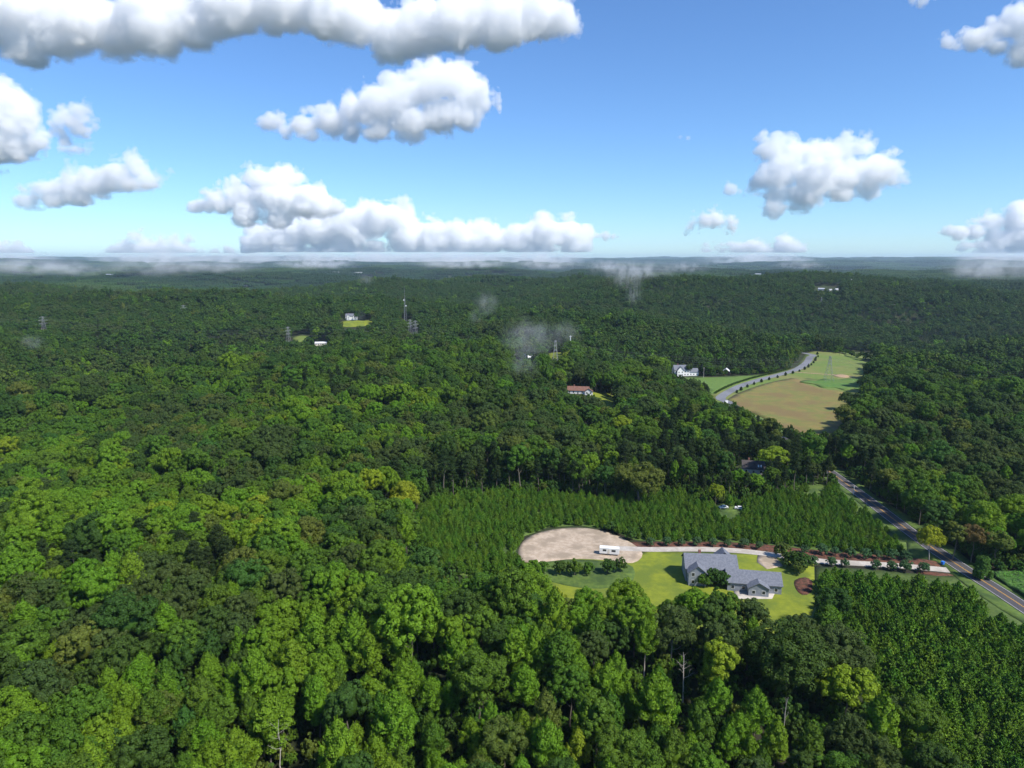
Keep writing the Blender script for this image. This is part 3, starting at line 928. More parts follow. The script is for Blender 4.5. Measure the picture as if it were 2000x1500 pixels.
meadow_core = G([(1300, 738), (1400, 736), (1500, 731), (1555, 716), (1572, 690), (1590, 686), (1640, 690), (1700, 706), (1712, 716), (1690, 742), (1660, 800), (1642, 836), (1600, 848),
                 (1540, 833), (1480, 808), (1438, 791), (1405, 785), (1385, 776), (1370, 760)])
ok = ground_ok(X, Y, [lot, pad, meadow_core, mulch_poly], 3.0) & ground_ok(X, Y, [plant_a, plant_b, vine_poly]) \
     & (seg_dist(X, Y, road_near) > np.where(Y > 400, 3.6, 6.8)) & (seg_dist(X, Y, road_far[:8]) > 11) & (seg_dist(X, Y, drive[::4]) > 7)
ok &= visible_ok(X, Y, H, RAD)
for hp_x, hp_y, hr_ in ((1340, 733, 17), (1418, 731, 9), (1128, 768, 14), (686, 624, 16), (627, 674, 11), (1014, 700, 7), (1026, 701, 7), (1037, 703, 7), (1466, 921, 11), (1296, 733, 8), (1085, 690, 5), (1622, 728, 5)):
    hx_, hy_ = at(hp_x, hp_y)
    ok &= np.hypot(X - hx_, Y - hy_) > hr_
for q, (sx_, sy_) in zip(SPECIAL, SP_XY):
    if q[7]: ok &= np.hypot((X - sx_), (Y - sy_ + q[7]*.5) * .75) > q[7]
for a_, b_, h_, r_ in ((1338, 1278, 15, 7), (1534, 1360, 13, 5.5), (548, 1405, 17, 6), (1412, 884, 17, 4), (1312, 1190, 19, 9), (1262, 1198, 20, 6)):
    x_, y_ = at(a_, b_, h_)
    ok &= np.hypot(X - x_, (Y - y_ + r_*.6)*.7) > r_
X, Y, D, S, kind, H, RAD, big = [a[ok] for a in (X, Y, D, S, kind, H, RAD, big)]
n = len(X)
PX, PY, DEP = proj(X, Y, terrain(X, Y) + H*.8)
# colour class
stand = vnoise(X/38 + 1.7, Y/30 + 4.4)*.65 + vnoise(X/120 + 31, Y/90 + 14)*.5 + rng.normal(0, .30, n)
CN = ['dark green', 'grey green', 'mid green', 'fresh green', 'yellow green', 'olive green', 'bluish green']
colr = np.full(n, 2)
colr[stand < -.12] = 0; colr[stand < -.42] = 1
colr[stand > .30] = 3; colr[stand > 1.12] = 4
r3 = rng.rand(n)
colr[(r3 < .07)] = 5; colr[(r3 > .965)] = 6
po = kind == 1
colr[po & (colr == 0)] = 2; colr[po & (colr == 1)] = 3
nearpop = po & (PY > 1150)
colr[nearpop & (rng.rand(n) < .6)] = 3
colr[(D > 520) & (colr >= 3) & (colr <= 4) & (rng.rand(n) < .8)] = 2
cloud_shade = rng.rand(n) < sstep(480, 1050, D)*.85  # more crowns turn dark with distance: cloud shadow put into the leaf colour
colr[cloud_shade & (colr >= 2)] = 0
colr[(D > 650) & (colr == 6)] = 0
colr[(D > 800) & (colr == 4)] = 0
bright_left = (PX < 260) & (PY > 860) & (PY < 1150) & (rng.rand(n) < .5)
colr[bright_left] = 3
rot = rng.uniform(0, 6.283, n)
var = rng.randint(0, 60, n)

# the trees that show largest become things
size_px = H*FPX/DEP * np.sqrt(RAD/4)
infr = (PX > -40) & (PX < 2040) & (PY < 1560)
KN = ['round', 'poplar', 'oldpine', 'vine']
NAMES = ['broadleaf_tree', 'poplar_tree', 'pine_tree', 'vine_covered_tree']
# things planted singly, at their place in the photograph: (kind, variant, colour, px, py of the base, scale, label)
special = []
def where_words(px, py):
    v = 'bottom edge' if py > 1430 else 'near the bottom' if py > 1370 else 'bottom quarter' if py > 1290 else 'lower third' if py > 1200 else 'below mid height' if py > 1050 else 'mid height'
    h = ['left edge', 'far left', 'left', 'well left of centre', 'left of centre', 'centre', 'right of centre', 'well right of centre', 'right', 'far right', 'right edge'][max(0, min(10, int(px / 182)))]
    return v, h

order_b = np.argsort(-np.where(infr & ((kind == 0) | (kind == 1)), size_px, -1))[:262]
order_p = np.argsort(-np.where(infr & (kind == 2), size_px, -1))[:40]
order_v = np.argsort(-np.where(infr & (kind == 3), size_px, -1))[:12]
single = np.zeros(n, bool)
for o_ in (order_b, order_p, order_v): single[o_] = True
for i in np.where(single)[0]:
    k = int(kind[i]); c = CN[colr[i]]
    v, h = where_words(PX[i], PY[i])
    if k == 2:
        place_tree('oldpine', int(var[i]), 'old pine', PINE, X[i], Y[i], S[i], rot[i], 'pine_tree', 'tall dark pine among broadleaf trees, %s, %s' % (h, v), 'pine tree', 'tall pines in the woods')
    elif k == 3:
        place_tree('vine', int(var[i]), 'bluish green', LEAF, X[i], Y[i], S[i], rot[i], 'vine_covered_tree', 'tree smothered in climbing vines on the bank right of the road', 'tree', 'vine covered trees right of the road')
    else:
        shape = 'rounded' if k == 0 else 'narrow'
        sizew = 'large ' if S[i] > 1.15 else 'small ' if S[i] < .8 else ''
        place_tree(KN[k], int(var[i]), c, LEAF, X[i], Y[i], S[i], rot[i], NAMES[k], '%s%s tree with %s crown, %s, %s' % (sizew, c, shape, h, v), 'tree', 'broadleaf trees of the near forest')

HK = {'round': 19.5, 'poplar': 21, 'oldpine': 18, 'vine': 10, 'oak': 17}
for j_, (q, (sx_, sy_)) in enumerate(zip(SPECIAL, SP_XY)):
    s_ = q[4] / HK[q[0]]
    root = place_tree(q[0], j_*7 + 1, q[1], LEAF, sx_, sy_, s_*q[5], j_*1.3, q[8], q[9], 'tree', 'trees that stand out of the woods', sz=s_, bark=q[6])

# ---- everything farther off: forest as stuff, by geometry nodes
hidden = bpy.data.collections.new('forest_kinds')     # not linked to the scene
def hidden_obj(name, mesh, mat=None, trunk=None):
    o = bpy.data.objects.new(name, mesh)
    hidden.objects.link(o)
    if mat is not None:
        o.material_slots[0].link = 'OBJECT'; o.material_slots[0].material = mat
    return o

def scatter(name, protos, P, idx, scl, rz, label=None):
    """one object holding instances of the prototypes"""
    c = bpy.data.collections.new(name + '_kinds')
    for k, o in enumerate(protos):
        o.name = '%s_%03d' % (name, k)
        c.objects.link(o)
    me = bpy.data.meshes.new(name)
    me.vertices.add(len(P)); me.vertices.foreach_set('co', np.asarray(P, np.float32).ravel())
    for nm, tp, arr in (('idx', 'INT', np.asarray(idx, np.int32)), ('scl', 'FLOAT_VECTOR', np.asarray(scl, np.float32)), ('rot', 'FLOAT_VECTOR', np.asarray(rz, np.float32))):
        at_ = me.attributes.new(nm, tp, 'POINT')
        at_.data.foreach_set('vector' if tp == 'FLOAT_VECTOR' else 'value', arr.ravel())
    me.update()
    o = link(name, me)
    ng = bpy.data.node_groups.new(name, 'GeometryNodeTree')
    ng.interface.new_socket('Geometry', in_out='INPUT', socket_type='NodeSocketGeometry')
    ng.interface.new_socket('Geometry', in_out='OUTPUT', socket_type='NodeSocketGeometry')
    N = ng.nodes; L = ng.links
    gi = N.new('NodeGroupInput'); go = N.new('NodeGroupOutput')
    ci = N.new('GeometryNodeCollectionInfo'); ci.inputs['Collection'].default_value = c
    ci.inputs['Separate Children'].default_value = True; ci.inputs['Reset Children'].default_value = True
    ip = N.new('GeometryNodeInstanceOnPoints'); ip.inputs['Pick Instance'].default_value = True
    def attr(nm, tp):
        a = N.new('GeometryNodeInputNamedAttribute'); a.data_type = tp; a.inputs['Name'].default_value = nm
        return a.outputs['Attribute']
    L.new(gi.outputs[0], ip.inputs['Points']); L.new(ci.outputs[0], ip.inputs['Instance'])
    L.new(attr('idx', 'INT'), ip.inputs['Instance Index']); L.new(attr('scl', 'FLOAT_VECTOR'), ip.inputs['Scale'])
    L.new(attr('rot', 'FLOAT_VECTOR'), ip.inputs['Rotation'])
    L.new(ip.outputs[0], go.inputs[0])
    md = o.modifiers.new('scatter', 'NODES'); md.node_group = ng
    tag(o, label, None, None, 'stuff')
    return o

def merged_mesh(kind, i):
    """crown and trunk in one mesh for the scattered trees (slot 0 leaves, slot 1 bark)"""
    c, t = PROTO[kind][i]
    if t is None: return c
    nv = len(c.vertices)
    v = np.empty(nv*3, np.float32); c.vertices.foreach_get('co', v)
    f = np.empty(len(c.loops), np.int32); c.loops.foreach_get('vertex_index', f)
    bm = bmesh.new(); bm.from_mesh(c)
    nf = len(bm.faces)
    bm.from_mesh(t)
    bm.faces.ensure_lookup_table()
    for q in bm.faces[nf:]: q.material_index = 1
    me = bpy.data.meshes.new(kind + '_tree'); bm.to_mesh(me); bm.free()
    me.materials.append(LEAF['mid green']); me.materials.append(BARK)
    return me

def forest(name, sel, label, far):
    protos = []; table = {}
    for kk in range(4):
        src = KN[kk] if not far or kk == 3 else KN[kk].replace('oldpine', 'pine') + '_far'
        meshes = [merged_mesh(src, j) for j in range(len(PROTO[src]))]
        cols = CN if kk < 2 else ['old pine'] if kk == 2 else ['bluish green', 'mid green']
        for c in cols:
            for j, me in enumerate(meshes):
                o = bpy.data.objects.new('k', me)
                o.material_slots[0].link = 'OBJECT'
                o.material_slots[0].material = (PINE if kk == 2 else LEAF)[c]
                table[(kk, c, j)] = len(protos); protos.append(o)
        table[(kk, 'n')] = len(meshes)
    idx = []
    for i in sel:
        kk = int(kind[i]); c = CN[colr[i]]
        if kk == 2: c = 'old pine'
        if kk == 3: c = 'bluish green' if var[i] % 2 else 'mid green'
        idx.append(table[(kk, c, int(var[i]) % table[(kk, 'n')])])
    sx = S[sel]
    scl = np.stack([sx*(1 + .1*np.sin(var[sel])), sx, sx*(1 + .08*np.cos(var[sel]*3))], 1)
    rz = np.stack([.06*np.sin(var[sel]), .06*np.cos(var[sel]*1.7), rot[sel]], 1)
    P = np.stack([X[sel], Y[sel], terrain(X[sel], Y[sel])], 1)
    return scatter(name, protos, P, idx, scl, rz, label)

rest = ~single
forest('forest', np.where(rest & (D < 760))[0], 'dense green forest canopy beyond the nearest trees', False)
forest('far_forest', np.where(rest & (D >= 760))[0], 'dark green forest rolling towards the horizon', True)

# ---- canopy patches to the horizon
def canopy_patch(seed, W=70.0, nt=75, nleaf=110, hs=1.0):
    rng_ = np.random.RandomState(seed)
    parts = []
    g = int(math.sqrt(nt))
    for i in range(g):
        for j in range(g):
            x = (i + .5 + rng_.uniform(-.4, .4))*W/g - W/2; y = (j + .5 + rng_.uniform(-.4, .4))*W/g - W/2
            h = rng_.uniform(12, 19)*hs; r = rng_.uniform(3.8, 5.8)
            q = sph(nleaf, rng_, -.25)
            lump = 1 + .22*np.sin(q[:, 0]*5 + i) * np.cos(q[:, 1]*5 + j)
            c = np.array([x, y, h - r*.4]) + q*np.array([r, r, r*1.1])*lump[:, None]
            V, F = leaves_np(c, q, 2.3, .8, rng_, .7)
            parts.append((V, F)); parts.append(blob((x, y, h - r*.9), r*.75, r*.75, r*1.2, 6, 4, rng_))
    return mesh_np('canopy_patch', *assemble(parts), LEAF['mid green'])
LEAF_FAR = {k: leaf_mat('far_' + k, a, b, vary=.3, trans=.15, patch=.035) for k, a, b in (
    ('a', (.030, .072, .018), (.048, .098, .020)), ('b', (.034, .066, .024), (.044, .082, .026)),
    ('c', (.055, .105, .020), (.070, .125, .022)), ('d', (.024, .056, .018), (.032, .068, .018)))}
patches = [canopy_patch(200 + i) for i in range(3)]
def far_patches(name, d0, d1, sp, sc, label):
    Xc, Yc = candidates(d0, d1, sp, half=.85, spread_near=200)
    Dc = np.hypot(Xc, Yc)
    okc = np.ones(len(Xc), bool)
    pxs, pys, _ = proj(Xc, Yc, terrain(Xc, Yc) + 16)
    for pl, _ in keep_px[-2:]:
        okc &= ~inpoly(pxs, pys, pl)
    Xc, Yc = Xc[okc], Yc[okc]
    m = len(Xc)
    protos = []
    for k in 'abcd':
        for me in patches:
            o = bpy.data.objects.new('k', me); o.material_slots[0].link = 'OBJECT'; o.material_slots[0].material = LEAF_FAR[k]; protos.append(o)
    st = vnoise(Xc/420 + 3, Yc/700 + 1) + rng.normal(0, .2, m)
    ci = np.where(st > .35, 2, np.where(st < -.35, 3, np.where(st < 0, 1, 0)))
    idx = ci*3 + rng.randint(0, 3, m)
    scl = np.stack([np.full(m, sc), np.full(m, sc), rng.uniform(.85, 1.15, m)*(1 + (sc - 1)*.35)], 1)
    rz = np.zeros((m, 3)); rz[:, 2] = rng.randint(0, 4, m)*math.pi/2 + rng.normal(0, .1, m)
    P = np.stack([Xc, Yc, terrain(Xc, Yc) - 2], 1)
    return scatter(name, protos, P, idx, scl, rz, label)
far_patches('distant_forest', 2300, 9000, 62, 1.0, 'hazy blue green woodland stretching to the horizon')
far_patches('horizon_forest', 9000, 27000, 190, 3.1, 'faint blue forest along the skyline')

# ---- pine plantations
def plantation(poly, sp, smin, smax):
    xs = [p[0] for p in poly]; ys = [p[1] for p in poly]
    gx, gy = np.meshgrid(np.arange(min(xs), max(xs), sp), np.arange(min(ys), max(ys), sp))
    gx = gx.ravel(); gy = gy.ravel()
    gx = gx + rng.uniform(-.36, .36, len(gx))*sp; gy = gy + rng.uniform(-.36, .36, len(gy))*sp
    m = inpoly(gx, gy, poly)
    gx, gy = gx[m], gy[m]
    s = (smin + (smax - smin)*rng.rand(len(gx))**.7) * (1 + .16*vnoise(gx/14, gy/14))
    return gx, gy, s
ax, ay, as_ = plantation(plant_a, 3.0, .45, .88)
bx, by, bs = plantation(plant_b, 4.0, .75, 1.3)
QX = np.concatenate([ax, bx]); QY = np.concatenate([ay, by]); QS = np.concatenate([as_, bs])
ok = ground_ok(QX, QY, [pad, lot, mulch_poly, tri], .6) & (seg_dist(QX, QY, road_near) > 5.0) & (seg_dist(QX, QY, drive[::2]) > 4.2)
ok &= visible_ok(QX, QY, 6.6*QS, 1.0*QS, (.3, .8, 1.0), 1)
for q, (sx_, sy_) in zip(SPECIAL, SP_XY):
    ok &= np.hypot(QX - sx_, QY - sy_) > q[5]*3.2
QX, QY, QS = QX[ok], QY[ok], QS[ok]
qpx, qpy, qd = proj(QX, QY, terrain(QX, QY) + 4)
ql = rng.rand(len(QX)) < .42; qr = rng.uniform(0, 6.283, len(QX)); qv = rng.randint(0, 4, len(QX))
qsz = np.where((qpx > 0) & (qpx < 2000) & (qpy < 1500), QS/qd, 0)
osel = np.zeros(len(QX), bool); osel[np.argsort(-qsz)[:255]] = True
for i in np.where(osel)[0]:
    c = 'light pine' if ql[i] else 'young pine'
    tone = 'light green' if ql[i] else 'mid green'
    pos = 'near bottom right corner' if qpy[i] > 1400 else 'low in near plantation' if qpy[i] > 1340 else 'amid the near plantation' if qpy[i] > 1230 else 'below the driveway'
    hp = 'against the broadleaf edge' if qpx[i] < 1680 else 'left of its middle' if qpx[i] < 1770 else 'at its middle' if qpx[i] < 1850 else 'right of its middle' if qpx[i] < 1930 else 'by the right edge'
    hp = ('small, ' if QS[i] < 1.1 else 'large, ' if QS[i] > 1.3 else '') + hp
    place_tree('pine', int(qv[i]), c, PINE, QX[i], QY[i], QS[i], qr[i], 'plantation_pine', '%s young pine %s, %s' % (tone, pos, hp), 'young pine', 'young pines of the lower plantation')
protos = []
for c in ('young pine', 'light pine'):
    for j in range(4):
        o = bpy.data.objects.new('k', merged_mesh('pine', j)); o.material_slots[0].link = 'OBJECT'; o.material_slots[0].material = PINE[c]; protos.append(o)
r_ = ~osel
scatter('pine_plantation', protos, np.stack([QX[r_], QY[r_], terrain(QX[r_], QY[r_])], 1), np.where(ql[r_], 4, 0) + qv[r_],
        np.stack([QS[r_]]*3, 1), np.stack([0*QS[r_], 0*QS[r_], qr[r_]], 1), 'young pines planted densely behind the driveway')
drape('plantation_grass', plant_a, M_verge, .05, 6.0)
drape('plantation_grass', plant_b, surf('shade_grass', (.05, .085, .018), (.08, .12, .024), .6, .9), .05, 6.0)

# vine leaves standing over the carpet (stuff)
vrng = np.random.RandomState(9)
vx = vrng.uniform(186, 260, 30000); vy = vrng.uniform(130, 275, 30000)
m = inpoly(vx, vy, vine_poly); vx, vy = vx[m], vy[m]
vz = terrain(vx, vy) + .25 + 1.3*(np.abs(vnoise(vx*.22, vy*.22)) + .5*np.abs(vnoise(vx*.594, vy*.594)))
V, F = leaves_np(np.stack([vx, vy, vz + vrng.uniform(0, .35, len(vx))], 1), np.tile([0, 0, 1.0], (len(vx), 1)), .55, .9, vrng, .6)
tag(link('vine_leaves', mesh_np('vine_leaves', V, F, M_vine)), 'bright green vines carpeting the bank right of the road', None, None, 'stuff')

# ---- undergrowth: fills the forest floor and the skirts of the woods (stuff)
UX, UY = candidates(70, 640, 4.6)
U2, V2 = candidates(640, 1000, 6.0)
uS = np.concatenate([rng.uniform(.7, 1.7, len(UX)), rng.uniform(1.3, 2.6, len(U2))])
UX = np.concatenate([UX, U2]); UY = np.concatenate([UY, V2])
ok = ground_ok(UX, UY, [lot, pad, meadow_core, mulch_poly, plant_a, plant_b, vine_poly], 1.0) & (seg_dist(UX, UY, road_near) > np.where(UY > 400, 4.5, 7.5)) & (seg_dist(UX, UY, drive[::4]) > 6)
ok &= visible_ok(UX, UY, 3*uS, 1.8*uS, (.3, 1.0))
for hp_x, hp_y, hr_ in ((1340, 733, 19), (1418, 731, 10), (1128, 768, 15), (686, 624, 18), (627, 674, 12), (1466, 921, 11), (1296, 733, 9)):
    hx_, hy_ = at(hp_x, hp_y); ok &= np.hypot(UX - hx_, UY - hy_) > hr_
UX, UY, uS = UX[ok], UY[ok], uS[ok]
protos = []
for c in ('dark green', 'mid green', 'bluish green', 'olive green'):
    for j in range(3):
        o = bpy.data.objects.new('k', PROTO['bush'][j][0]); o.material_slots[0].link = 'OBJECT'; o.material_slots[0].material = LEAF[c]; protos.append(o)
m = len(UX)
z_ = np.zeros((m, 3)); z_[:, 2] = rng.uniform(0, 6.28, m)
scatter('undergrowth', protos, np.stack([UX, UY, terrain(UX, UY)], 1), rng.choice(12, m, p=[.11]*6 + [.08]*3 + [.10/3]*3),
        np.stack([uS, uS, uS*rng.uniform(.8, 1.7, m)], 1), z_, 'shrubs and saplings filling the forest floor')

# ---------------------------------------------------------------- buildings
def gable(mb, x0, x1, y0, y1, z0, z1, over=.5, axis='x', th=.25):
    """pitched roof of real thickness, ridge along axis"""
    if axis == 'x':
        ym = (y0 + y1)/2; k = (z1 - z0)/(ym - y0)
        for ys, yo in ((y0, y0 - over), (y1, y1 + over)):
            zo = z0 - over*k
            mb.add([(x0-over, yo, zo), (x1+over, yo, zo), (x1+over, ym, z1), (x0-over, ym, z1),
                    (x0-over, yo, zo+th), (x1+over, yo, zo+th), (x1+over, ym, z1+th), (x0-over, ym, z1+th)],
                   [(0,1,2,3),(4,5,6,7),(0,1,5,4),(1,2,6,5),(3,2,6,7),(0,3,7,4)])
    else:
        xm = (x0 + x1)/2; k = (z1 - z0)/(xm - x0)
        for xo in (x0 - over, x1 + over):
            zo = z0 - over*k
            mb.add([(xo, y0-over, zo), (xo, y1+over, zo), (xm, y1+over, z1), (xm, y0-over, z1),
                    (xo, y0-over, zo+th), (xo, y1+over, zo+th), (xm, y1+over, z1+th), (xm, y0-over, z1+th)],
                   [(0,1,2,3),(4,5,6,7),(0,1,5,4),(1,2,6,5),(3,2,6,7),(0,3,7,4)])
    return mb

def body(mb, x0, x1, y0, y1, h, rh, axis):
    mb.box(x0, x1, y0, y1, -.8, h)
    if axis == 'x':
        ym = (y0+y1)/2
        mb.add([(x0,y0,h),(x0,y1,h),(x0,ym,h+rh),(x1,y0,h),(x1,y1,h),(x1,ym,h+rh)], [(0,1,2),(3,5,4),(0,3,4,1),(0,2,5,3),(1,4,5,2)])
    else:
        xm = (x0+x1)/2
        mb.add([(x0,y0,h),(x1,y0,h),(xm,y0,h+rh),(x0,y1,h),(x1,y1,h),(xm,y1,h+rh)], [(0,1,2),(3,5,4),(0,3,4,1),(0,2,5,3),(1,4,5,2)])
    return mb

def house(x, y, yaw, blocks, wall, roof, label, cat='house', name='house', nwin=3, door=True, chimney=True, group=None, storeys=1, skylights=0, z=None):
    """blocks: (x0,x1,y0,y1,eaves,roof rise,axis)"""
    root = empty(name, (x, y, gz(x, y) if z is None else z), yaw)
    tag(root, label, cat, group)
    for bi, (x0, x1, y0, y1, h, rh, ax_) in enumerate(blocks):
        wb = body(MB(), x0, x1, y0, y1, h, rh, ax_)
        w_ = wb.build('wall', wall, root)
        rf = gable(MB(), x0, x1, y0, y1, h + .02, h + rh + .02, .45, ax_).build('roof', roof, root)
        if chimney and bi == 0:
            cx = x0 + (x1-x0)*.3; cym = (y0+y1)/2
            MB().box(cx-.45, cx+.45, cym+.3, cym+1.2, h, h+rh+1.3).build('chimney', M_brick, rf)
        if skylights and bi == 0:
            for k in range(skylights):
                cx = x1 - 2.0 - k*1.4; ym = (y0+y1)/2; kk = rh/(ym-y0)
                ya, yb = y0+.8, y0+2.0
                MB().add([(cx-.4, ya, h+(ya-y0)*kk+.34), (cx+.4, ya, h+(ya-y0)*kk+.34), (cx+.4, yb, h+(yb-y0)*kk+.34), (cx-.4, yb, h+(yb-y0)*kk+.34)] +
                         [(cx-.4, ya, h+(ya-y0)*kk+.2), (cx+.4, ya, h+(ya-y0)*kk+.2), (cx+.4, yb, h+(yb-y0)*kk+.2), (cx-.4, yb, h+(yb-y0)*kk+.2)],
                         [(0,1,2,3),(0,1,5,4),(1,2,6,5),(2,3,7,6),(3,0,4,7)]).build('skylight', M_white, rf)
        n_ = max(1, int((x1 - x0)/3.2)) if nwin else 0
        for st in range(storeys):
            zc = 1.0 + st*2.9
            if zc + 1.3 > h: break
            for k in range(n_):
                cx = x0 + (x1-x0)*(k+.5)/n_
                isdoor = door and st == 0 and bi == 0 and k == n_//2
                for ys, sg in ((y0, -1), (y1, 1)):
                    if isdoor and sg == -1:
                        MB().box(cx-.5, cx+.5, min(ys, ys+sg*.06), max(ys, ys+sg*.06), 0, 2.1).build('door', M_door, root)
                        continue
                    f = MB()
                    a, b = sorted((ys, ys + sg*.07))
                    f.box(cx-.62, cx+.62, a, b, zc-.08, zc); f.box(cx-.62, cx+.62, a, b, zc+1.3, zc+1.38)
                    f.box(cx-.62, cx-.54, a, b, zc, zc+1.3); f.box(cx+.54, cx+.62, a, b, zc, zc+1.3)
                    wo = f.build('window', M_white, root)
                    a, b = sorted((ys, ys + sg*.03))
                    MB().box(cx-.54, cx+.54, a, b, zc, zc+1.3).build('pane', M_glass, wo)
            for xs, sg in ((x0, -1), (x1, 1)):
                a, b = sorted((xs, xs + sg*.07)); cyw = (y0+y1)/2
                f = MB().box(a, b, cyw-.62, cyw+.62, zc-.08, zc); f.box(a, b, cyw-.62, cyw+.62, zc+1.3, zc+1.38)
                f.box(a, b, cyw-.62, cyw-.54, zc, zc+1.3); f.box(a, b, cyw+.54, cyw+.62, zc, zc+1.3)
                wo = f.build('window', M_white, root)
                a, b = sorted((xs, xs + sg*.03))
                MB().box(a, b, cyw-.54, cyw+.54, zc, zc+1.3).build('pane', M_glass, wo)
    return root

# the big grey roofed house on the cleared lot
hx, hy = at(1387, 1126)
house(hx, hy, R(-6), [(-10, 9, -5, 5.5, 5.4, 3.6, 'x'), (-9.5, -3, -8.5, -4.9, 5.2, 2.6, 'y'), (3, 9, 5.4, 9.5, 5.2, 2.6, 'y')], M_greysid, M_grey_roof,
      'large house with grey shingle roofs and gables on the lawn below the driveway', storeys=2)
hx2, hy2 = at(1466, 1146)
house(hx2, hy2, R(-10), [(-9, 10, -4.5, 4.5, 3.4, 3.0, 'x'), (-2, 5, -7.5, -4.4, 3.2, 2.0, 'y')], M_greysid, M_grey_roof,
      'lower grey roofed garage wing beside the large grey house', chimney=False, cat='garage')
drape('patio', G([(1432, 1150), (1520, 1146), (1508, 1170), (1436, 1170)]), M_concrete, .14, 2.0)
drape('parking_pad', G([(1480, 1084), (1515, 1088), (1530, 1106), (1498, 1112), (1478, 1098)]), M_gravel, .14, 2.0)
drape('mulch_bed', smooth_line(G([(1552, 1134), (1572, 1128), (1586, 1136), (1584, 1158), (1566, 1162), (1554, 1150)]), 2, True), M_mulch, .13, 2.0)
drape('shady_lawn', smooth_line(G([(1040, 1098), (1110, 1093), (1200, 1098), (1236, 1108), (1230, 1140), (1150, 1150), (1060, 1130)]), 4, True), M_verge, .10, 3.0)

dx, dy = at(1456, 921)
house(dx, dy, R(-14), [(-2, 10, -4, 4.5, 3.2, 3.4, 'x')], M_cream, M_dark_roof, 'house with dark shingle roof and two white skylights among dark pines', skylights=2)
gx_, gy_ = at(1338, 733)
house(gx_, gy_, R(6), [(-13, 3, -4.5, 4.5, 6.4, 4.6, 'x'), (-11, -4, -7, -4.4, 6.2, 4.0, 'y'), (3.1, 13, -4, 3.5, 4.2, 3.2, 'x')], M_white, M_grey_roof,
      'white gabled house with grey roofs at the edge of the green field', storeys=2)
sx3, sy3 = at(1418, 731)
house(sx3, sy3, R(70), [(-4.5, 4.5, -4, 4, 3.0, 3.2, 'x')], M_brick, M_metal_roof, 'small red brick shed with pale metal roof right of the white gabled house', cat='shed', name='shed', chimney=False)
ux, uy = at(1134, 768)
house(ux, uy, R(-10), [(-11, 7, -4, 4, 3.0, 2.8, 'x'), (4, 10.5, -6.2, -3.9, 3.0, 2.2, 'y')], M_white, M_brown_roof, 'white single storey house with reddish brown roof beside the narrow clearing')
wx, wy = at(686, 624)
house(wx, wy, R(0), [(-9, 5, -5, 5, 6, 4.2, 'x'), (-6, 0, -8, -4.9, 6, 3.2, 'y'), (5.1, 11, -3.5, 3.5, 3.4, 2.4, 'x')], M_white, M_grey_roof, 'white farmhouse beside a bright lawn far in the woods', storeys=2)
wx, wy = at(627, 674)
house(wx, wy, R(10), [(-8, 8, -4.5, 4.5, 3.2, 1.5, 'x')], M_cream, M_metal_roof, 'long pale metal roofed shed in the woods below the farmhouse', cat='shed', name='shed', chimney=False)
for k, (px, py, w, lb) in enumerate([(1014, 700, 9, 'white roofed shed, left one of the three under the mist'), (1026, 701, 10, 'white roofed shed, middle one of the three under the mist'), (1037, 703, 7, 'white roofed shed, right one of the three under the mist')]):
    wx, wy = at(px, py)
    house(wx, wy, R(14*k - 20), [(-w/2, w/2, -3.5, 3.5, 3.2, 1.6, 'x')], M_white, M_metal_roof, lb, cat='shed', name='shed', chimney=False, group='white sheds under the mist')
wx, wy = at(1296, 733)
house(wx, wy, R(0), [(-5, 5, -3, 3, 2.6, 1.2, 'x')], M_white, M_metal_roof, 'low white outbuilding left of the white gabled house', cat='shed', name='shed', chimney=False)

# far off buildings: (px, py, width m, storeys height, kind)
far_b = [(1604, 563, 26, 9, 'barn', 'large white barn in the far farmyard'), (1622, 565, 14, 6, 'house', 'small house in the middle of the far farmyard'), (1634, 564, 16, 7, 'house', 'white house at the right end of the far farmyard'),
         (1480, 536, 70, 10, 'warehouse', 'long white warehouse below the right cloud bank'), (1612, 541, 40, 8, 'warehouse', 'small white roof on the skyline right of the warehouse'),
         (1662, 546, 60, 7, 'warehouse', 'thin white roof in the far right woods, left of the row'), (1722, 549, 50, 7, 'warehouse', 'first white roof of the far right row'), (1745, 549, 30, 7, 'house', 'second white roof of the far right row'), (1766, 549, 28, 7, 'house', 'third white roof of the far right row'),
         (1935, 553, 34, 8, 'house', 'white roof near the right edge, first of the hamlet'), (1952, 551, 30, 8, 'house', 'white roof near the right edge, second of the hamlet'), (1968, 551, 36, 8, 'house', 'white roof near the right edge, third of the hamlet'), (1986, 550, 30, 8, 'house', 'white roof near the right edge, fourth of the hamlet'),
         (1907, 590, 10, 6, 'house', 'lone white house in the far right woods'), (1884, 589, 8, 6, 'house', 'tiny pale house left of the lone white house'),
         (508, 561, 34, 7, 'warehouse', 'pale flat warehouse in the far left woods'), (534, 560, 20, 8, 'house', 'white house right of the pale flat warehouse'), (480, 557, 36, 6, 'warehouse', 'thin pale roof left of the flat warehouse'),
         (598, 536, 50, 10, 'warehouse', 'white building near the skyline left of centre'), (215, 537, 80, 8, 'warehouse', 'long pale building on the left skyline'), (238, 537, 50, 8, 'warehouse', 'pale building beside the long one on the left skyline'),
         (180, 537, 50, 8, 'warehouse', 'pale building at the left of the left skyline row'), (8, 550, 40, 8, 'warehouse', 'pale building at the far left edge'), (655, 532, 90, 10, 'warehouse', 'pale long building under the central cloud bank'), (700, 533, 90, 10, 'warehouse', 'second pale long building under the central cloud bank'),
         (116, 632, 9, 5, 'house', 'white roofed house beside the left pylon'), (1068, 577, 22, 6, 'barn', 'pale roof alone in the centre distance'), (1367, 541, 30, 8, 'house', 'tiny white building right of centre on the skyline')]
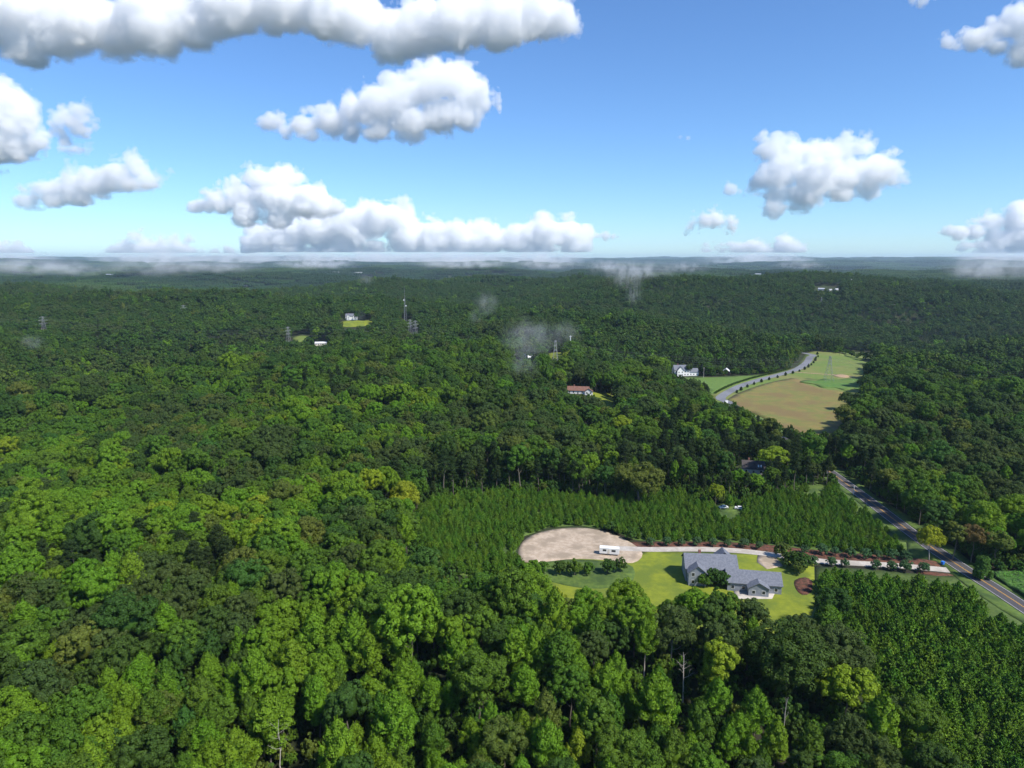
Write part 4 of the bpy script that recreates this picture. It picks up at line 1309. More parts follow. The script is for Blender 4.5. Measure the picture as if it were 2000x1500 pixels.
for k, (px, py, w, h, kd, lb) in enumerate(far_b):
    wx, wy = at(px, py, 14)
    w = (11 if kd == 'barn' else w*.17 if kd == 'warehouse' else 6) * wy/FPX
    h = min(max(w*.3, 4.5), 10)
    dd = w*.45 if kd != 'warehouse' else w*.35
    house(wx, wy, R((k*37) % 40 - 20), [(-w/2, w/2, -dd/2, dd/2, h*.62, h*.38, 'x')], M_pale, M_pale_roof, lb, cat='barn' if kd == 'barn' else 'house' if kd == 'house' else 'warehouse',
          name={'barn': 'barn', 'house': 'house', 'warehouse': 'warehouse'}[kd], nwin=0, door=False, chimney=False, z=gz(wx, wy) + 10)

# ---------------------------------------------------------------- vehicles, posts, small things by the road
def wheel(root, x, y, r=.34, w=.24):
    t = MB().tube([(x, y - w/2, r), (x, y + w/2, r)], [r, r], 14).build('wheel', M_black, root)
    MB().tube([(x, y - w/2 - .012, r), (x, y + w/2 + .012, r)], [r*.55, r*.55], 10).build('rim', M_steel, t)

def car(x, y, yaw, mat, label):
    root = empty('parked_car', (x, y, gz(x, y) + .15), yaw)
    tag(root, label, 'car')
    prof = [(-2.2, .35), (-2.25, .75), (-2.1, .95), (-1.3, 1.02), (-.75, 1.45), (.85, 1.48), (1.55, 1.0), (2.1, .92), (2.2, .6), (2.15, .35)]
    mb = MB(); n_ = len(prof)
    V = [(a, -.88 if b < 1.2 else -.70, b) for a, b in prof] + [(a, .88 if b < 1.2 else .70, b) for a, b in prof]
    mb.add(V, [tuple(range(n_-1, -1, -1)), tuple(range(n_, 2*n_))] + [(i, (i+1) % n_, n_+(i+1) % n_, n_+i) for i in range(n_)])
    mb.build('body', mat, root)
    g = MB()
    for sg in (-1, 1):
        g.add([(-1.1, sg*.86, 1.06), (1.3, sg*.86, 1.06), (.8, sg*.735, 1.40), (-.7, sg*.735, 1.40)], [(0, 1, 2, 3)])
    g.build('side_window', M_glass, root)
    MB().add([(-1.27, -.72, 1.07), (-1.27, .72, 1.07), (-.80, .62, 1.43), (-.80, -.62, 1.43)], [(0, 1, 2, 3)]).build('rear_window', M_glass, root)
    MB().add([(1.50, -.72, 1.07), (1.50, .72, 1.07), (.92, .62, 1.46), (.92, -.62, 1.46)], [(0, 1, 2, 3)]).build('windscreen', M_glass, root)
    for a in (-1.35, 1.35):
        for b in (-.82, .82): wheel(root, a, b)
    return root
cx_, cy_ = at(1413, 993); car(cx_, cy_, R(10), M_white, 'white car half hidden by pines, left of the lime green tree')
cx_, cy_ = at(1444, 995); car(cx_, cy_, R(-20), M_white, 'white car half hidden by pines, right of the lime green tree')

tx, ty = at(1190, 1083)
tr = tag(empty('camper_trailer', (tx, ty, gz(tx, ty) + .15), R(-12)), 'white boxy trailer parked on the tan gravel yard', 'trailer')
bt = MB().box(-4, 4, -1.25, 1.25, .7, 3.1); bt.box(-3.9, 3.9, -1.15, 1.15, .5, .7); bt.build('body', M_white, tr)
MB().box(-2.6, -1.2, -1.30, -1.25, 1.7, 2.5).build('window', M_glass, tr)
MB().box(1.0, 2.6, -1.30, -1.25, 1.7, 2.5).build('window', M_glass, tr)
MB().box(-.6, .2, -1.30, -1.25, .8, 2.7).build('door', M_cream, tr)
for a in (-.5, .5):
    for b in (-1.1, 1.1): wheel(tr, a, b, .38)
MB().bar((4, 0, .6), (5.2, 0, .55), .08).build('tow_bar', M_steel, tr)

def simple_pole(px, py, h, r, mat, label, cat='pole', name='utility_pole', arm=0):
    x, y = at(px, py)
    root = tag(empty(name, (x, y, gz(x, y))), label, cat)
    MB().tube([(0, 0, -.5), (0, 0, h)], [r*1.15, r*.85], 8).build('post', mat, root)
    if arm:
        MB().box(-arm/2, arm/2, -.07, .07, h - .8, h - .62).build('crossarm', M_wood, root)
        for k in (-.42, 0, .42):
            MB().tube([(arm*k, 0, h - .62), (arm*k, 0, h - .35)], [.07, .05], 6).build('insulator', M_white, root)
    else:
        MB().tube([(0, 0, h), (0, 0, h + .12)], [r*1.3, r*.6], 8).build('cap', mat, root)
    return root
simple_pole(1667, 966, 4.2, .17, M_white, 'white post on the left verge of the road beyond the pines', 'post', 'marker_post')
simple_pole(1689, 983, 2.4, .16, M_darkwood, 'short dark post on the left verge below the white post', 'post', 'marker_post')
simple_pole(1374, 738, 11, .16, M_wood, 'slim pale pole in the green field beside the white gabled house', 'pole', 'utility_pole', 1.8)
x_, y_ = at(1114, 672, 14)
root = tag(empty('utility_pole', (x_, y_, gz(x_, y_))), 'white pole sticking out of the trees right of the central pylon', 'pole')
MB().tube([(0, 0, -.5), (0, 0, 24)], [.5, .35], 8).build('post', M_white, root)
MB().box(-1.6, 1.6, -.15, .15, 22.8, 23.1).build('crossarm', M_white, root)

bx_, by_ = at(1841, 1103)
rb = tag(empty('recycling_bin', (bx_, by_, gz(bx_, by_) + .12), R(20)), 'bright blue wheeled bin beside the road at the driveway mouth', 'bin')
bmm = MB(); bmm.add([(-.42, -.42, .12), (.42, -.42, .12), (.42, .42, .12), (-.42, .42, .12), (-.55, -.55, 1.2), (.55, -.55, 1.2), (.55, .55, 1.2), (-.55, .55, 1.2)],
        [(0,3,2,1),(4,5,6,7),(0,1,5,4),(1,2,6,5),(2,3,7,6),(3,0,4,7)])
bmm.build('bin_body', M_blue, rb)
MB().box(-.6, .6, -.62, .6, 1.2, 1.3).build('lid', M_blue, rb)
for k in (-.4, .4): wheel(rb, .45, k, .16, .08)

sgx, sgy = at(1419, 789)
sg_ = tag(empty('sign_board', (sgx, sgy, gz(sgx, sgy) + .05), R(8)), 'blank white board on two posts at the corner of the brown field', 'sign')
MB().box(-1.2, 1.2, -.05, .05, .9, 3.0).build('board', M_white, sg_)
for k in (-1.0, 1.0): MB().box(k - .07, k + .07, .051, .17, -.3, 3.1).build('post', M_wood, sg_)

# small tree rows
def row(points, kind_, colour, scales, nm, labels, cat, group, mats=LEAF):
    for i, (p, sc_) in enumerate(zip(points, scales)):
        place_tree(kind_, i, colour if isinstance(colour, str) else colour[i % len(colour)], mats, p[0], p[1], sc_, i*1.7, nm, labels(i, len(points)), cat, group)
ordw = ['first', 'second', 'third', 'fourth', 'fifth', 'sixth', 'seventh', 'eighth', 'ninth', 'tenth', 'eleventh', 'twelfth', 'thirteenth', 'fourteenth', 'fifteenth', 'sixteenth', 'seventeenth', 'eighteenth', 'nineteenth', 'twentieth', 'twenty first', 'twenty second']
north = G([(x, y) for x, y in ((1271, 1066), (1301, 1066), (1331, 1066), (1362, 1066.5), (1392, 1067), (1421, 1068), (1452, 1070), (1483, 1073), (1571, 1081), (1604, 1083), (1632, 1086), (1661, 1089), (1690, 1091), (1714, 1092), (1742, 1094), (1770, 1095))])
row(north, 'garden', 'sage', [.92 + .12*math.sin(i*2.3) + .12*(i > 8) for i in range(16)], 'driveway_tree',
    lambda i, n_: 'small round bluish green tree, %s from the left in the row behind the driveway' % ordw[i], 'small tree', 'small trees lining the driveway')
south = G([(1588, 1104), (1622, 1106), (1650, 1108), (1711, 1112), (1740, 1114), (1768, 1117), (1803, 1119)])
row(south, 'garden', 'sage', [1.0, 1.0, .85, .95, 1.0, 1.25, 1.05], 'driveway_tree',
    lambda i, n_: 'small round tree, %s from the left in the row in front of the driveway' % ordw[i], 'small tree', 'small trees lining the driveway')
bgx = G([(1529, 1090)])
row(bgx, 'garden', 'olive green', [1.62], 'driveway_tree', lambda i, n_: 'larger pale green ball shaped tree leaning over the driveway', 'small tree', None)
lotp = [(1062, 1118, 1.1, 'mid green'), (1092, 1122, 1.4, 'dark green'), (1122, 1124, 1.5, 'mid green'), (1150, 1122, 1.2, 'mid green'), (1186, 1120, 1.5, 'dark green'), (1212, 1116, 1.3, 'dark green'),
        (1392, 1144, 1.6, 'dark green'), (1410, 1146, 1.5, 'dark green'), (1374, 1146, 1.3, 'mid green'), (1548, 1110, 1.7, 'dark green'), (1566, 1114, 1.8, 'dark green'), (1560, 1122, 1.3, 'olive green'), (1540, 1102, 1.2, 'dark green')]
ll = ['leftmost shrub under the gravel yard', 'dark bushy tree under the left of the gravel yard', 'green bushy tree under the middle of the gravel yard', 'lower green shrub under the middle of the gravel yard', 'dark bushy tree under the white trailer', 'dark shrub right of the white trailer',
      'dark bushy tree in front of the large grey house', 'dark shrub between the grey house and its garage wing', 'green shrub at the left front of the grey house', 'dark bushy tree at the right end of the lawn', 'darkest bushy tree by the pine rows at the right end of the lawn', 'olive shrub on the reddish mulch right of the lawn', 'dark shrub beside the parking pad']
for i, (px, py, sc_, c_) in enumerate(lotp):
    x, y = at(px, py)
    place_tree('garden', i, c_, LEAF, x, y, sc_, i*1.9, 'garden_tree', ll[i], 'small tree', 'trees and shrubs on the house lot')

# far road: hedge, row of saplings, conifers
fl = np.array(far_line)
pts = []
for k in range(0, len(fl)):
    if 606 < fl[k][1] < 905: pts.append(k)
Tn = np.gradient(fl, axis=0); Tn /= np.linalg.norm(Tn, axis=1)[:, None]
Nr = np.stack([Tn[:, 1], -Tn[:, 0]], 1)
acc = 0; sap = []
for k in pts[1:]:
    acc += np.linalg.norm(fl[k] - fl[k-1])
    if acc > 14: sap.append(tuple(fl[k] + Nr[k]*7.5)); acc = 0
row(sap[:22], 'pine', 'old pine', [.62 + .12*math.sin(i*1.9) for i in range(22)], 'roadside_sapling',
    lambda i, n_: 'small dark sapling, %s from the near end of the row along the pale far road' % ordw[i], 'sapling', 'saplings along the far road', PINE)
hl_ = [tuple(fl[k] - Nr[k]*8.5) for k in pts if fl[k][1] < 760]
hp_ = densify(hl_, .22, False)
hv = np.array(hp_); hv = np.repeat(hv, 12, 0); m = len(hv)
hv = hv + rng.normal(0, .5, (m, 2)); hz = terrain(hv[:, 0], hv[:, 1]) + rng.uniform(0, 1.7, m)
V, F = leaves_np(np.stack([hv[:, 0], hv[:, 1], hz], 1), sph(m, rng, 0), .7, .8, rng, .5)
tag(link('hedge', mesh_np('hedge', V, F, LEAF['dark green'])), 'long low dark hedge along the left side of the pale far road', 'hedge')
con = G([(1308 + 6.6*i, 741 + 2.3*i) for i in range(12)])
row(con, 'pine', 'old pine', [1.35 + .2*math.sin(i*2.1) for i in range(12)], 'conifer',
    lambda i, n_: 'dark pointed conifer, %s from left in the row below the green field' % ordw[i], 'conifer', 'row of dark conifers by the green field', PINE)
shr = G([(1648, 690), (1656, 692), (1664, 697), (1676, 699), (1684, 696), (1692, 702), (1640, 688), (1632, 690)])
row(shr, 'bush', ['dark green', 'mid green'], [2.3, 2.0, 2.4, 2.0, 2.6, 2.8, 1.6, 1.4], 'hedgerow_bush',
    lambda i, n_: 'dark bush in the hedgerow behind the meadow, %s of eight' % ordw[i], 'bush', 'hedgerow bushes behind the meadow')

# ---------------------------------------------------------------- dead trees
def dead(px, py, h, seed, label, spread=3.0, n_=7, r=.22, up=1.0):
    x, y = at(px, py, h)
    root = tag(empty('dead_tree', (x, y, gz(x, y)), seed), label, 'dead tree')
    limbs(seed, h, r, n_, spread, .5, up, 2, n_gon=6).build('limbs', PALE_BARK, root)
dead(1338, 1278, 15, 301, 'leafless tree with tangled pale twigs below the grey forked tree', 3.0, 8, .2, .8)
dead(1534, 1360, 13, 302, 'bare grey stems standing in a gap below the huge dome shaped tree', 1.3, 5, .2, 2.2)
dead(548, 1405, 17, 303, 'dead pale branched tree among green crowns at the bottom left', 3.2, 8, .16, .7)
dead(1412, 884, 17, 304, 'pale leafless treetop among the dark pines above the upper plantation', 2.6, 6, .2, .9)
dead(1850, 862, 16, 305, 'pale forked dead treetop in the woods right of the road', 2.0, 5, .2, 1.1)

# ---------------------------------------------------------------- pylons and wires
def pylon(px, py_top, h, yaw, label, w=3.6):
    x, y = at(px, py_top, h)
    z = gz(x, y)
    root = tag(empty('pylon', (x, y, z), yaw), label, 'pylon', 'power line pylons across the woods')
    def hw(t): return w*(1 - t)**1.15 + .45
    for sx_, sy_ in ((1, 1), (1, -1), (-1, 1), (-1, -1)):
        pts_ = [(sx_*hw(t), sy_*hw(t), h*t) for t in (0, .25, .5, .75, 1)]
        MB().tube(pts_, [.12]*5, 4).build('leg', M_steel, root)
    br = MB(); L_ = 8
    for i in range(L_):
        t0, t1 = i/L_, (i+1)/L_
        a, b = hw(t0), hw(t1)
        for (p, q) in (((1, 1), (1, -1)), ((1, -1), (-1, -1)), ((-1, -1), (-1, 1)), ((-1, 1), (1, 1))):
            br.bar((p[0]*a, p[1]*a, h*t0), (q[0]*b, q[1]*b, h*t1), .05, 3)
            br.bar((q[0]*a, q[1]*a, h*t0), (p[0]*b, p[1]*b, h*t1), .05, 3)
    br.build('lattice', M_steel, root)
    tips = []
    for k, (t, l) in enumerate(((.70, 5.0), (.83, 6.2), (.95, 4.6))):
        m_ = MB()
        for sgn in (-1, 1):
            for sy_ in (-1, 1):
                m_.bar((sgn*hw(t), sy_*hw(t), h*t), (sgn*l, 0, h*t + .3), .11, 3)
                m_.bar((sgn*hw(t), sy_*hw(t), h*t + 1.6), (sgn*l, 0, h*t + .3), .09, 3)
            tips.append(Vector((x, y, z)) + Matrix.Rotation(yaw, 3, 'Z') @ Vector((sgn*l, 0, h*t - .6)))
            m_.tube([(sgn*l, 0, h*t + .3), (sgn*l, 0, h*t - .6)], [.12, .12], 5)
        m_.build('crossarm', M_steel, root)
    return tips
Pl = [pylon(-60, 612, 36, R(60), 'lattice pylon outside the left end of the power line'),
      pylon(83, 618, 34, R(60), 'lattice pylon at the far left among the woods'),
      pylon(562, 638, 34, R(70), 'lattice pylon beside a small clearing left of the farmhouse lawn'),
      pylon(811, 626, 34, R(60), 'lattice pylon, right one of the pair below the radio mast'),
      pylon(1085, 664, 34, R(75), 'lattice pylon standing at the small lawn in the centre distance'),
      pylon(1622, 696, 25, R(80), 'pale lattice pylon standing in the meadow by the far road'),
      pylon(2150, 720, 34, R(80), 'lattice pylon outside the right end of the power line')]
pylon(801, 624, 32, R(60), 'lattice pylon, left one of the pair below the radio mast')
pylon(358, 596, 30, R(60), 'faint lattice pylon in the hazy left woods')
pylon(1605, 580, 30, R(60), 'faint lattice pylon in the hazy right woods')
for a, b in zip(Pl[:-1], Pl[1:]):
    for p, q in zip(a, b):
        pts_ = []
        ln = (q - p).length
        for t in np.linspace(0, 1, 15):
            c = p.lerp(q, t); c.z -= ln*.028*4*t*(1 - t); pts_.append(c)
        w_ = MB().tube(pts_, [.035]*15, 3, False).build('power_cable', M_wire)
        tag(w_, 'thin sagging cable strung between the lattice pylons over the woods', 'cable', 'cables of the power line')

# radio mast
mx, my = at(792, 642)
mr = tag(empty('radio_mast', (mx, my, gz(mx, my))), 'tall slender lattice radio mast with two white dishes above the central woods', 'mast')
for k in range(3):
    a = k*2.094
    MB().tube([(math.cos(a)*3.2, math.sin(a)*3.2, -.5), (math.cos(a)*1.1, math.sin(a)*1.1, 52)], [.22, .14], 4).build('leg', M_steel, mr)
br = MB()
for i in range(16):
    for k in range(3):
        a, b = k*2.094, (k+1)*2.094
        r0 = 3.2 - 2.1*i/16; r1 = 3.2 - 2.1*(i+1)/16
        br.bar((math.cos(a)*r0, math.sin(a)*r0, i*3.25), (math.cos(b)*r1, math.sin(b)*r1, (i+1)*3.25), .09, 3)
br.build('lattice', M_steel, mr)
MB().tube([(0, 0, 51), (0, 0, 74)], [.28, .12], 6).build('antenna', M_steel, mr)
for zz, xx in ((50, -1.2), (40, 2.2)):
    MB().tube([(xx, -1.4, zz), (xx, -2.4, zz)], [.9, 1.2], 10).build('dish', M_white, mr)

# ---------------------------------------------------------------- clouds
def vol_mat(name, dens, color=(1, 1, 1), aniso=.2):
    m, nt, N, L = new_mat(name)
    v = N.new('ShaderNodeVolumePrincipled')
    v.inputs['Color'].default_value = (*color, 1); v.inputs['Density'].default_value = dens; v.inputs['Anisotropy'].default_value = aniso
    o = N.new('ShaderNodeOutputMaterial'); L.new(v.outputs[0], o.inputs['Volume'])
    return m

def ico(sub):
    bm = bmesh.new(); bmesh.ops.create_icosphere(bm, subdivisions=sub, radius=1.0)
    V = np.array([v.co[:] for v in bm.verts]); F = np.array([[v.index for v in f.verts] for f in bm.faces]); bm.free()
    return V, F
IV, IF = ico(2)
_t3 = np.random.RandomState(77).rand(64, 64, 64).astype(np.float32)

def vnoise3(gx, gy, gz_):
    """value noise on a regular grid given by its three axes"""
    def ax(a):
        i = np.floor(a).astype(int); f = (a - i).astype(np.float32); f = f*f*(3 - 2*f)
        return i & 63, (i + 1) & 63, f
    x0, x1, fx = ax(gx); y0, y1, fy = ax(gy); z0, z1, fz = ax(gz_)
    fx = fx[:, None, None]; fy = fy[None, :, None]; fz = fz[None, None, :]
    A = _t3[np.ix_(x0, y0, z0)]*(1-fx) + _t3[np.ix_(x1, y0, z0)]*fx
    B = _t3[np.ix_(x0, y1, z0)]*(1-fx) + _t3[np.ix_(x1, y1, z0)]*fx
    A = A*(1-fy) + B*fy
    C_ = _t3[np.ix_(x0, y0, z1)]*(1-fx) + _t3[np.ix_(x1, y0, z1)]*fx
    B = _t3[np.ix_(x0, y1, z1)]*(1-fx) + _t3[np.ix_(x1, y1, z1)]*fx
    C_ = C_*(1-fy) + B*fy
    return (A*(1-fz) + C_*fz)*2 - 1

def surface_net(F, org, h):
    """quads of the surface F = 0 of a sampled field (inside is positive)"""
    ins = F > 0
    nx, ny, nz = F.shape
    acc = np.zeros((nx-1, ny-1, nz-1, 3), np.float32); cnt = np.zeros((nx-1, ny-1, nz-1), np.float32)
    sl = [slice(0, -1), slice(1, None)]
    for ax_ in range(3):
        o1, o2 = [k for k in range(3) if k != ax_]
        for a_ in (0, 1):
            for b_ in (0, 1):
                s0 = [None]*3; s1 = [None]*3
                s0[ax_] = sl[0]; s1[ax_] = sl[1]; s0[o1] = s1[o1] = sl[a_]; s0[o2] = s1[o2] = sl[b_]
                f0 = F[tuple(s0)]; f1 = F[tuple(s1)]
                cr = (f0 > 0) != (f1 > 0)
                t = np.where(cr, f0/(f0 - f1 + 1e-12), 0)
                acc[..., ax_] += np.where(cr, t, 0); acc[..., o1] += cr*a_; acc[..., o2] += cr*b_; cnt += cr
    act = cnt > 0
    ids = -np.ones(act.shape, np.int64); ids[act] = np.arange(act.sum())
    I = np.argwhere(act)
    V = (I + acc[act]/cnt[act][:, None]) * h + org
    Q = []
    for ax_ in range(3):
        o1, o2 = [(1, 2), (2, 0), (0, 1)][ax_]
        s0 = [slice(1, -1)]*3; s1 = [slice(1, -1)]*3; s0[ax_] = slice(0, -1); s1[ax_] = slice(1, None)
        a_ = ins[tuple(s0)]; b_ = ins[tuple(s1)]
        E = np.argwhere(a_ != b_)
        if not len(E): continue
        fl_ = a_[tuple(E.T)]
        base = E + 1; base[:, ax_] -= 1
        c = []
        for (p, q) in ((-1, -1), (0, -1), (0, 0), (-1, 0)):
            k = base.copy(); k[:, o1] += p; k[:, o2] += q
            c.append(ids[tuple(k.T)])
        q4 = np.stack(c, 1)
        q4[~fl_] = q4[~fl_][:, ::-1]
        Q.append(q4)
    return V, np.vstack(Q)

def cloud(circles, label, seed):
    """a cumulus from the billows of its outline in the photograph, placed at its own distance and height"""
    rg = np.random.RandomState(seed)
    small = max(c[2] for c in circles) < 17
    ys_ = [c[1] + .2*c[2] for c in circles]
    el = math.atan((HOR - min(np.mean(ys_), 480)) / FPX)
    dist = min(1150 / math.tan(max(el, .02)), 23500)
    mpp = dist / FPX
    low = dist > 12000
    S_ = []
    if low: circles = circles + [(cx + 5, 491, r*.66) for cx, cy_, r in circles if cy_ > 425 and r > 14]
    for cx, cy_, r in circles:
        if low: cy_ = min(cy_, 499 - r*.3)
        d_ = ray(cx, cy_); c = (CAM + d_*(dist/d_[1]))/mpp
        c[1] += rg.uniform(-.2, .2)*r
        S_.append((c, r*1.06, .82))
        for k in range(9 if r > 15 else 3):
            q = sph(1, rg, -.3)[0]
            S_.append((c + q*r*np.array([.86, .7, .74]), r*rg.uniform(.2, .44), .95))
    P_ = np.array([q[0] for q in S_]); RR_ = np.array([q[1] for q in S_])
    h = 2.3 if len(circles) > 19 else 2.0 if not small else 1.3
    lo = (P_ - RR_[:, None]).min(0) - 34; hi = (P_ + RR_[:, None]).max(0) + 34
    hi[2] = min(hi[2], (CAM + ray(1000, -70)*(dist/ray(1000, -70)[1]))[2]/mpp)
    gx = np.arange(lo[0], hi[0], h); gy = np.arange(lo[1], hi[1], h); gzz = np.arange(lo[2], hi[2], h)
    F = np.full((len(gx), len(gy), len(gzz)), -60.0, np.float32)
    for c, r, fl_ in S_:
        i0, i1 = np.searchsorted(gx, [c[0]-r-36, c[0]+r+36]); j0, j1 = np.searchsorted(gy, [c[1]-r-30, c[1]+r+30]); k0, k1 = np.searchsorted(gzz, [c[2]-r-36, c[2]+r+36])
        if i1 <= i0 or j1 <= j0 or k1 <= k0: continue
        dd = r - np.sqrt(((gx[i0:i1]-c[0])**2)[:, None, None] + (((gy[j0:j1]-c[1])/.8)**2)[None, :, None] + (((gzz[k0:k1]-c[2])/fl_)**2)[None, None, :])
        F[i0:i1, j0:j1, k0:k1] = np.maximum(F[i0:i1, j0:j1, k0:k1], dd)
    o_ = seed*3.7
    amp = .45 if small else 1.0
    for sc_, a_, bil in ((31, 11, 1), (13, 6.5, 1), (6.0, 3.6, 1), (3.1, 1.9, 0)):
        nz = vnoise3(gx/sc_ + o_, gy/sc_ + o_*1.3, gzz/sc_*1.15 + o_*.7)
        F += amp*a_*((np.abs(nz)*2 - .62) if bil else nz)
    for ax_ in range(3):
        sl_ = [slice(None)]*3
        for e_ in (0, -1):
            sl_[ax_] = e_; F[tuple(sl_)] = -60
    zmin = 350/mpp
    F[:, :, gzz < zmin] = -60
    thin, dense = (1/(30*mpp), 1/(15*mpp)) if low else (1/(44*mpp), 1/(24.0*mpp))
    V, Q = surface_net(F + 3.5*amp, lo, h)
    ctr = V.mean(0)*mpp
    o = link('cloud', mesh_np('cloud', V*mpp - ctr, Q, vol_mat('cloud_veil', thin, aniso=0.0)), None, tuple(ctr))
    V, Q = surface_net(F - 2.5*amp, lo, h)
    link('cloud_core', mesh_np('cloud_core', V*mpp - ctr, Q, vol_mat('cloud_vapour', dense, aniso=0.0)), o)
    return tag(o, label, 'cloud', 'cumulus clouds')
CL = [
 ('huge cloud bank running along the top edge of the sky', [(-60, 20, 70), (40, 20, 62), (50, 85, 46), (110, 70, 45), (150, 40, 62), (230, 60, 52), (300, 50, 62), (380, 40, 56), (450, 15, 60), (550, 5, 60), (640, 20, 60), (700, 40, 48), (770, 70, 50), (830, 50, 54), (900, 45, 56), (980, 45, 54), (1040, 30, 50), (1092, 38, 36)]),
 ('white cloud shaped like a long tailed fish in the upper middle', [(540, 235, 20), (560, 255, 18), (600, 250, 24), (645, 235, 32), (695, 215, 34), (740, 205, 42), (780, 190, 44), (830, 165, 44), (880, 158, 42), (920, 190, 36), (910, 225, 32), (860, 225, 40), (800, 240, 36), (740, 248, 28), (690, 250, 22), (945, 200, 20)]),
 ('white cloud cut by the left edge of the sky', [(-20, 210, 60), (15, 205, 42), (35, 240, 36), (30, 285, 36), (70, 275, 24), (-20, 280, 50), (45, 215, 24)]),
 ('ragged small cloud just right of the left edge cloud', [(135, 235, 24), (160, 225, 20), (115, 255, 16), (155, 255, 20), (125, 280, 15), (150, 290, 12)]),
 ('wing shaped cloud low on the left pointing right', [(60, 390, 20), (95, 380, 28), (140, 365, 34), (190, 358, 34), (235, 345, 32), (270, 330, 24), (285, 350, 24), (310, 345, 12), (328, 335, 7), (160, 385, 20)]),
 ('tall stacked cloud left of centre above the skyline bank', [(390, 398, 16), (425, 395, 26), (470, 385, 34), (505, 350, 28), (550, 345, 26), (580, 350, 18), (540, 385, 40), (590, 390, 36), (630, 405, 28), (480, 415, 26), (540, 425, 26), (650, 395, 10)]),
 ('wide flat bottomed cloud bank standing on the skyline in the centre', [(510, 470, 34), (560, 460, 40), (620, 450, 40), (680, 445, 42), (730, 430, 40), (775, 425, 34), (800, 460, 40), (850, 470, 38), (900, 465, 36), (950, 470, 40), (1010, 470, 36), (1060, 455, 36), (1110, 458, 34), (1120, 485, 28), (560, 495, 30), (680, 495, 34), (800, 495, 30), (920, 497, 28), (1040, 497, 28)]),
 ('cloud with a pointed tip on the skyline left of the central bank', [(245, 492, 22), (268, 462, 17), (285, 485, 24), (320, 490, 24), (355, 485, 20), (378, 495, 16), (225, 500, 14)]),
 ('low thin cloud filling the gap between the two skyline clouds', [(420, 512, 12), (450, 508, 14), (485, 505, 16)]),
 ('low cloud at the left edge of the skyline', [(0, 492, 24), (28, 492, 20), (50, 502, 12), (-30, 490, 28)]),
 ('large heart shaped white cloud right of centre', [(1510, 290, 28), (1545, 290, 26), (1590, 300, 30), (1640, 295, 26), (1685, 290, 24), (1530, 330, 38), (1590, 345, 44), (1650, 340, 44), (1705, 330, 34), (1735, 345, 24), (1640, 375, 26), (1570, 380, 32), (1520, 375, 26), (1515, 405, 20), (1550, 400, 16), (1690, 365, 24), (1470, 370, 12), (1500, 350, 24)]),
 ('tiny puff touching the left of the heart shaped cloud', [(1427, 371, 12), (1445, 374, 6)]),
 ('small cloud below and left of the heart shaped cloud', [(1350, 442, 12), (1375, 432, 18), (1400, 425, 18), (1425, 434, 14)]),
 ('low cloud on the skyline right of centre', [(1378, 508, 12), (1410, 500, 15), (1440, 490, 18), (1470, 488, 20), (1500, 490, 18), (1525, 488, 20), (1555, 498, 16)]),
 ('cloud cut by the right edge at the top', [(2000, 45, 36), (1975, 45, 28), (1955, 60, 24), (1925, 75, 22), (1895, 78, 16), (1870, 82, 12), (1852, 82, 10), (1960, 90, 20), (1990, 105, 24), (2030, 80, 40)]),
 ('greyish cloud cut by the right edge near the skyline', [(2000, 420, 28), (1975, 432, 22), (1945, 440, 22), (1910, 450, 20), (1875, 452, 14), (1855, 450, 8), (1950, 470, 30), (1990, 470, 36), (1920, 485, 22), (1890, 480, 14), (2030, 450, 50)]),
 ('tiny flat puff right of the central skyline bank', [(1165, 459, 7), (1182, 457, 9), (1200, 461, 6)]),
 ('tiny wisp alone in the blue right of centre', [(1328, 268, 4), (1342, 272, 5)]),
 ('sliver of cloud at the top edge right of centre', [(1780, -4, 10), (1805, -2, 12), (1825, -4, 8)]),
]
for k, (lb, cc) in enumerate(CL): cloud(cc, lb, 400 + k)

# ---------------------------------------------------------------- haze and mist
m, nt, N, L = new_mat('haze_air')
v = N.new('ShaderNodeVolumePrincipled'); v.inputs['Color'].default_value = (.62, .82, 1.0, 1); v.inputs['Density'].default_value = 3.6e-5; v.inputs['Anisotropy'].default_value = .1
o = N.new('ShaderNodeOutputMaterial'); L.new(v.outputs[0], o.inputs['Volume'])
hz_ = MB().box(-33000, 33000, -33000, 33000, -110, 345).build('haze', m)
tag(hz_, kind='stuff')

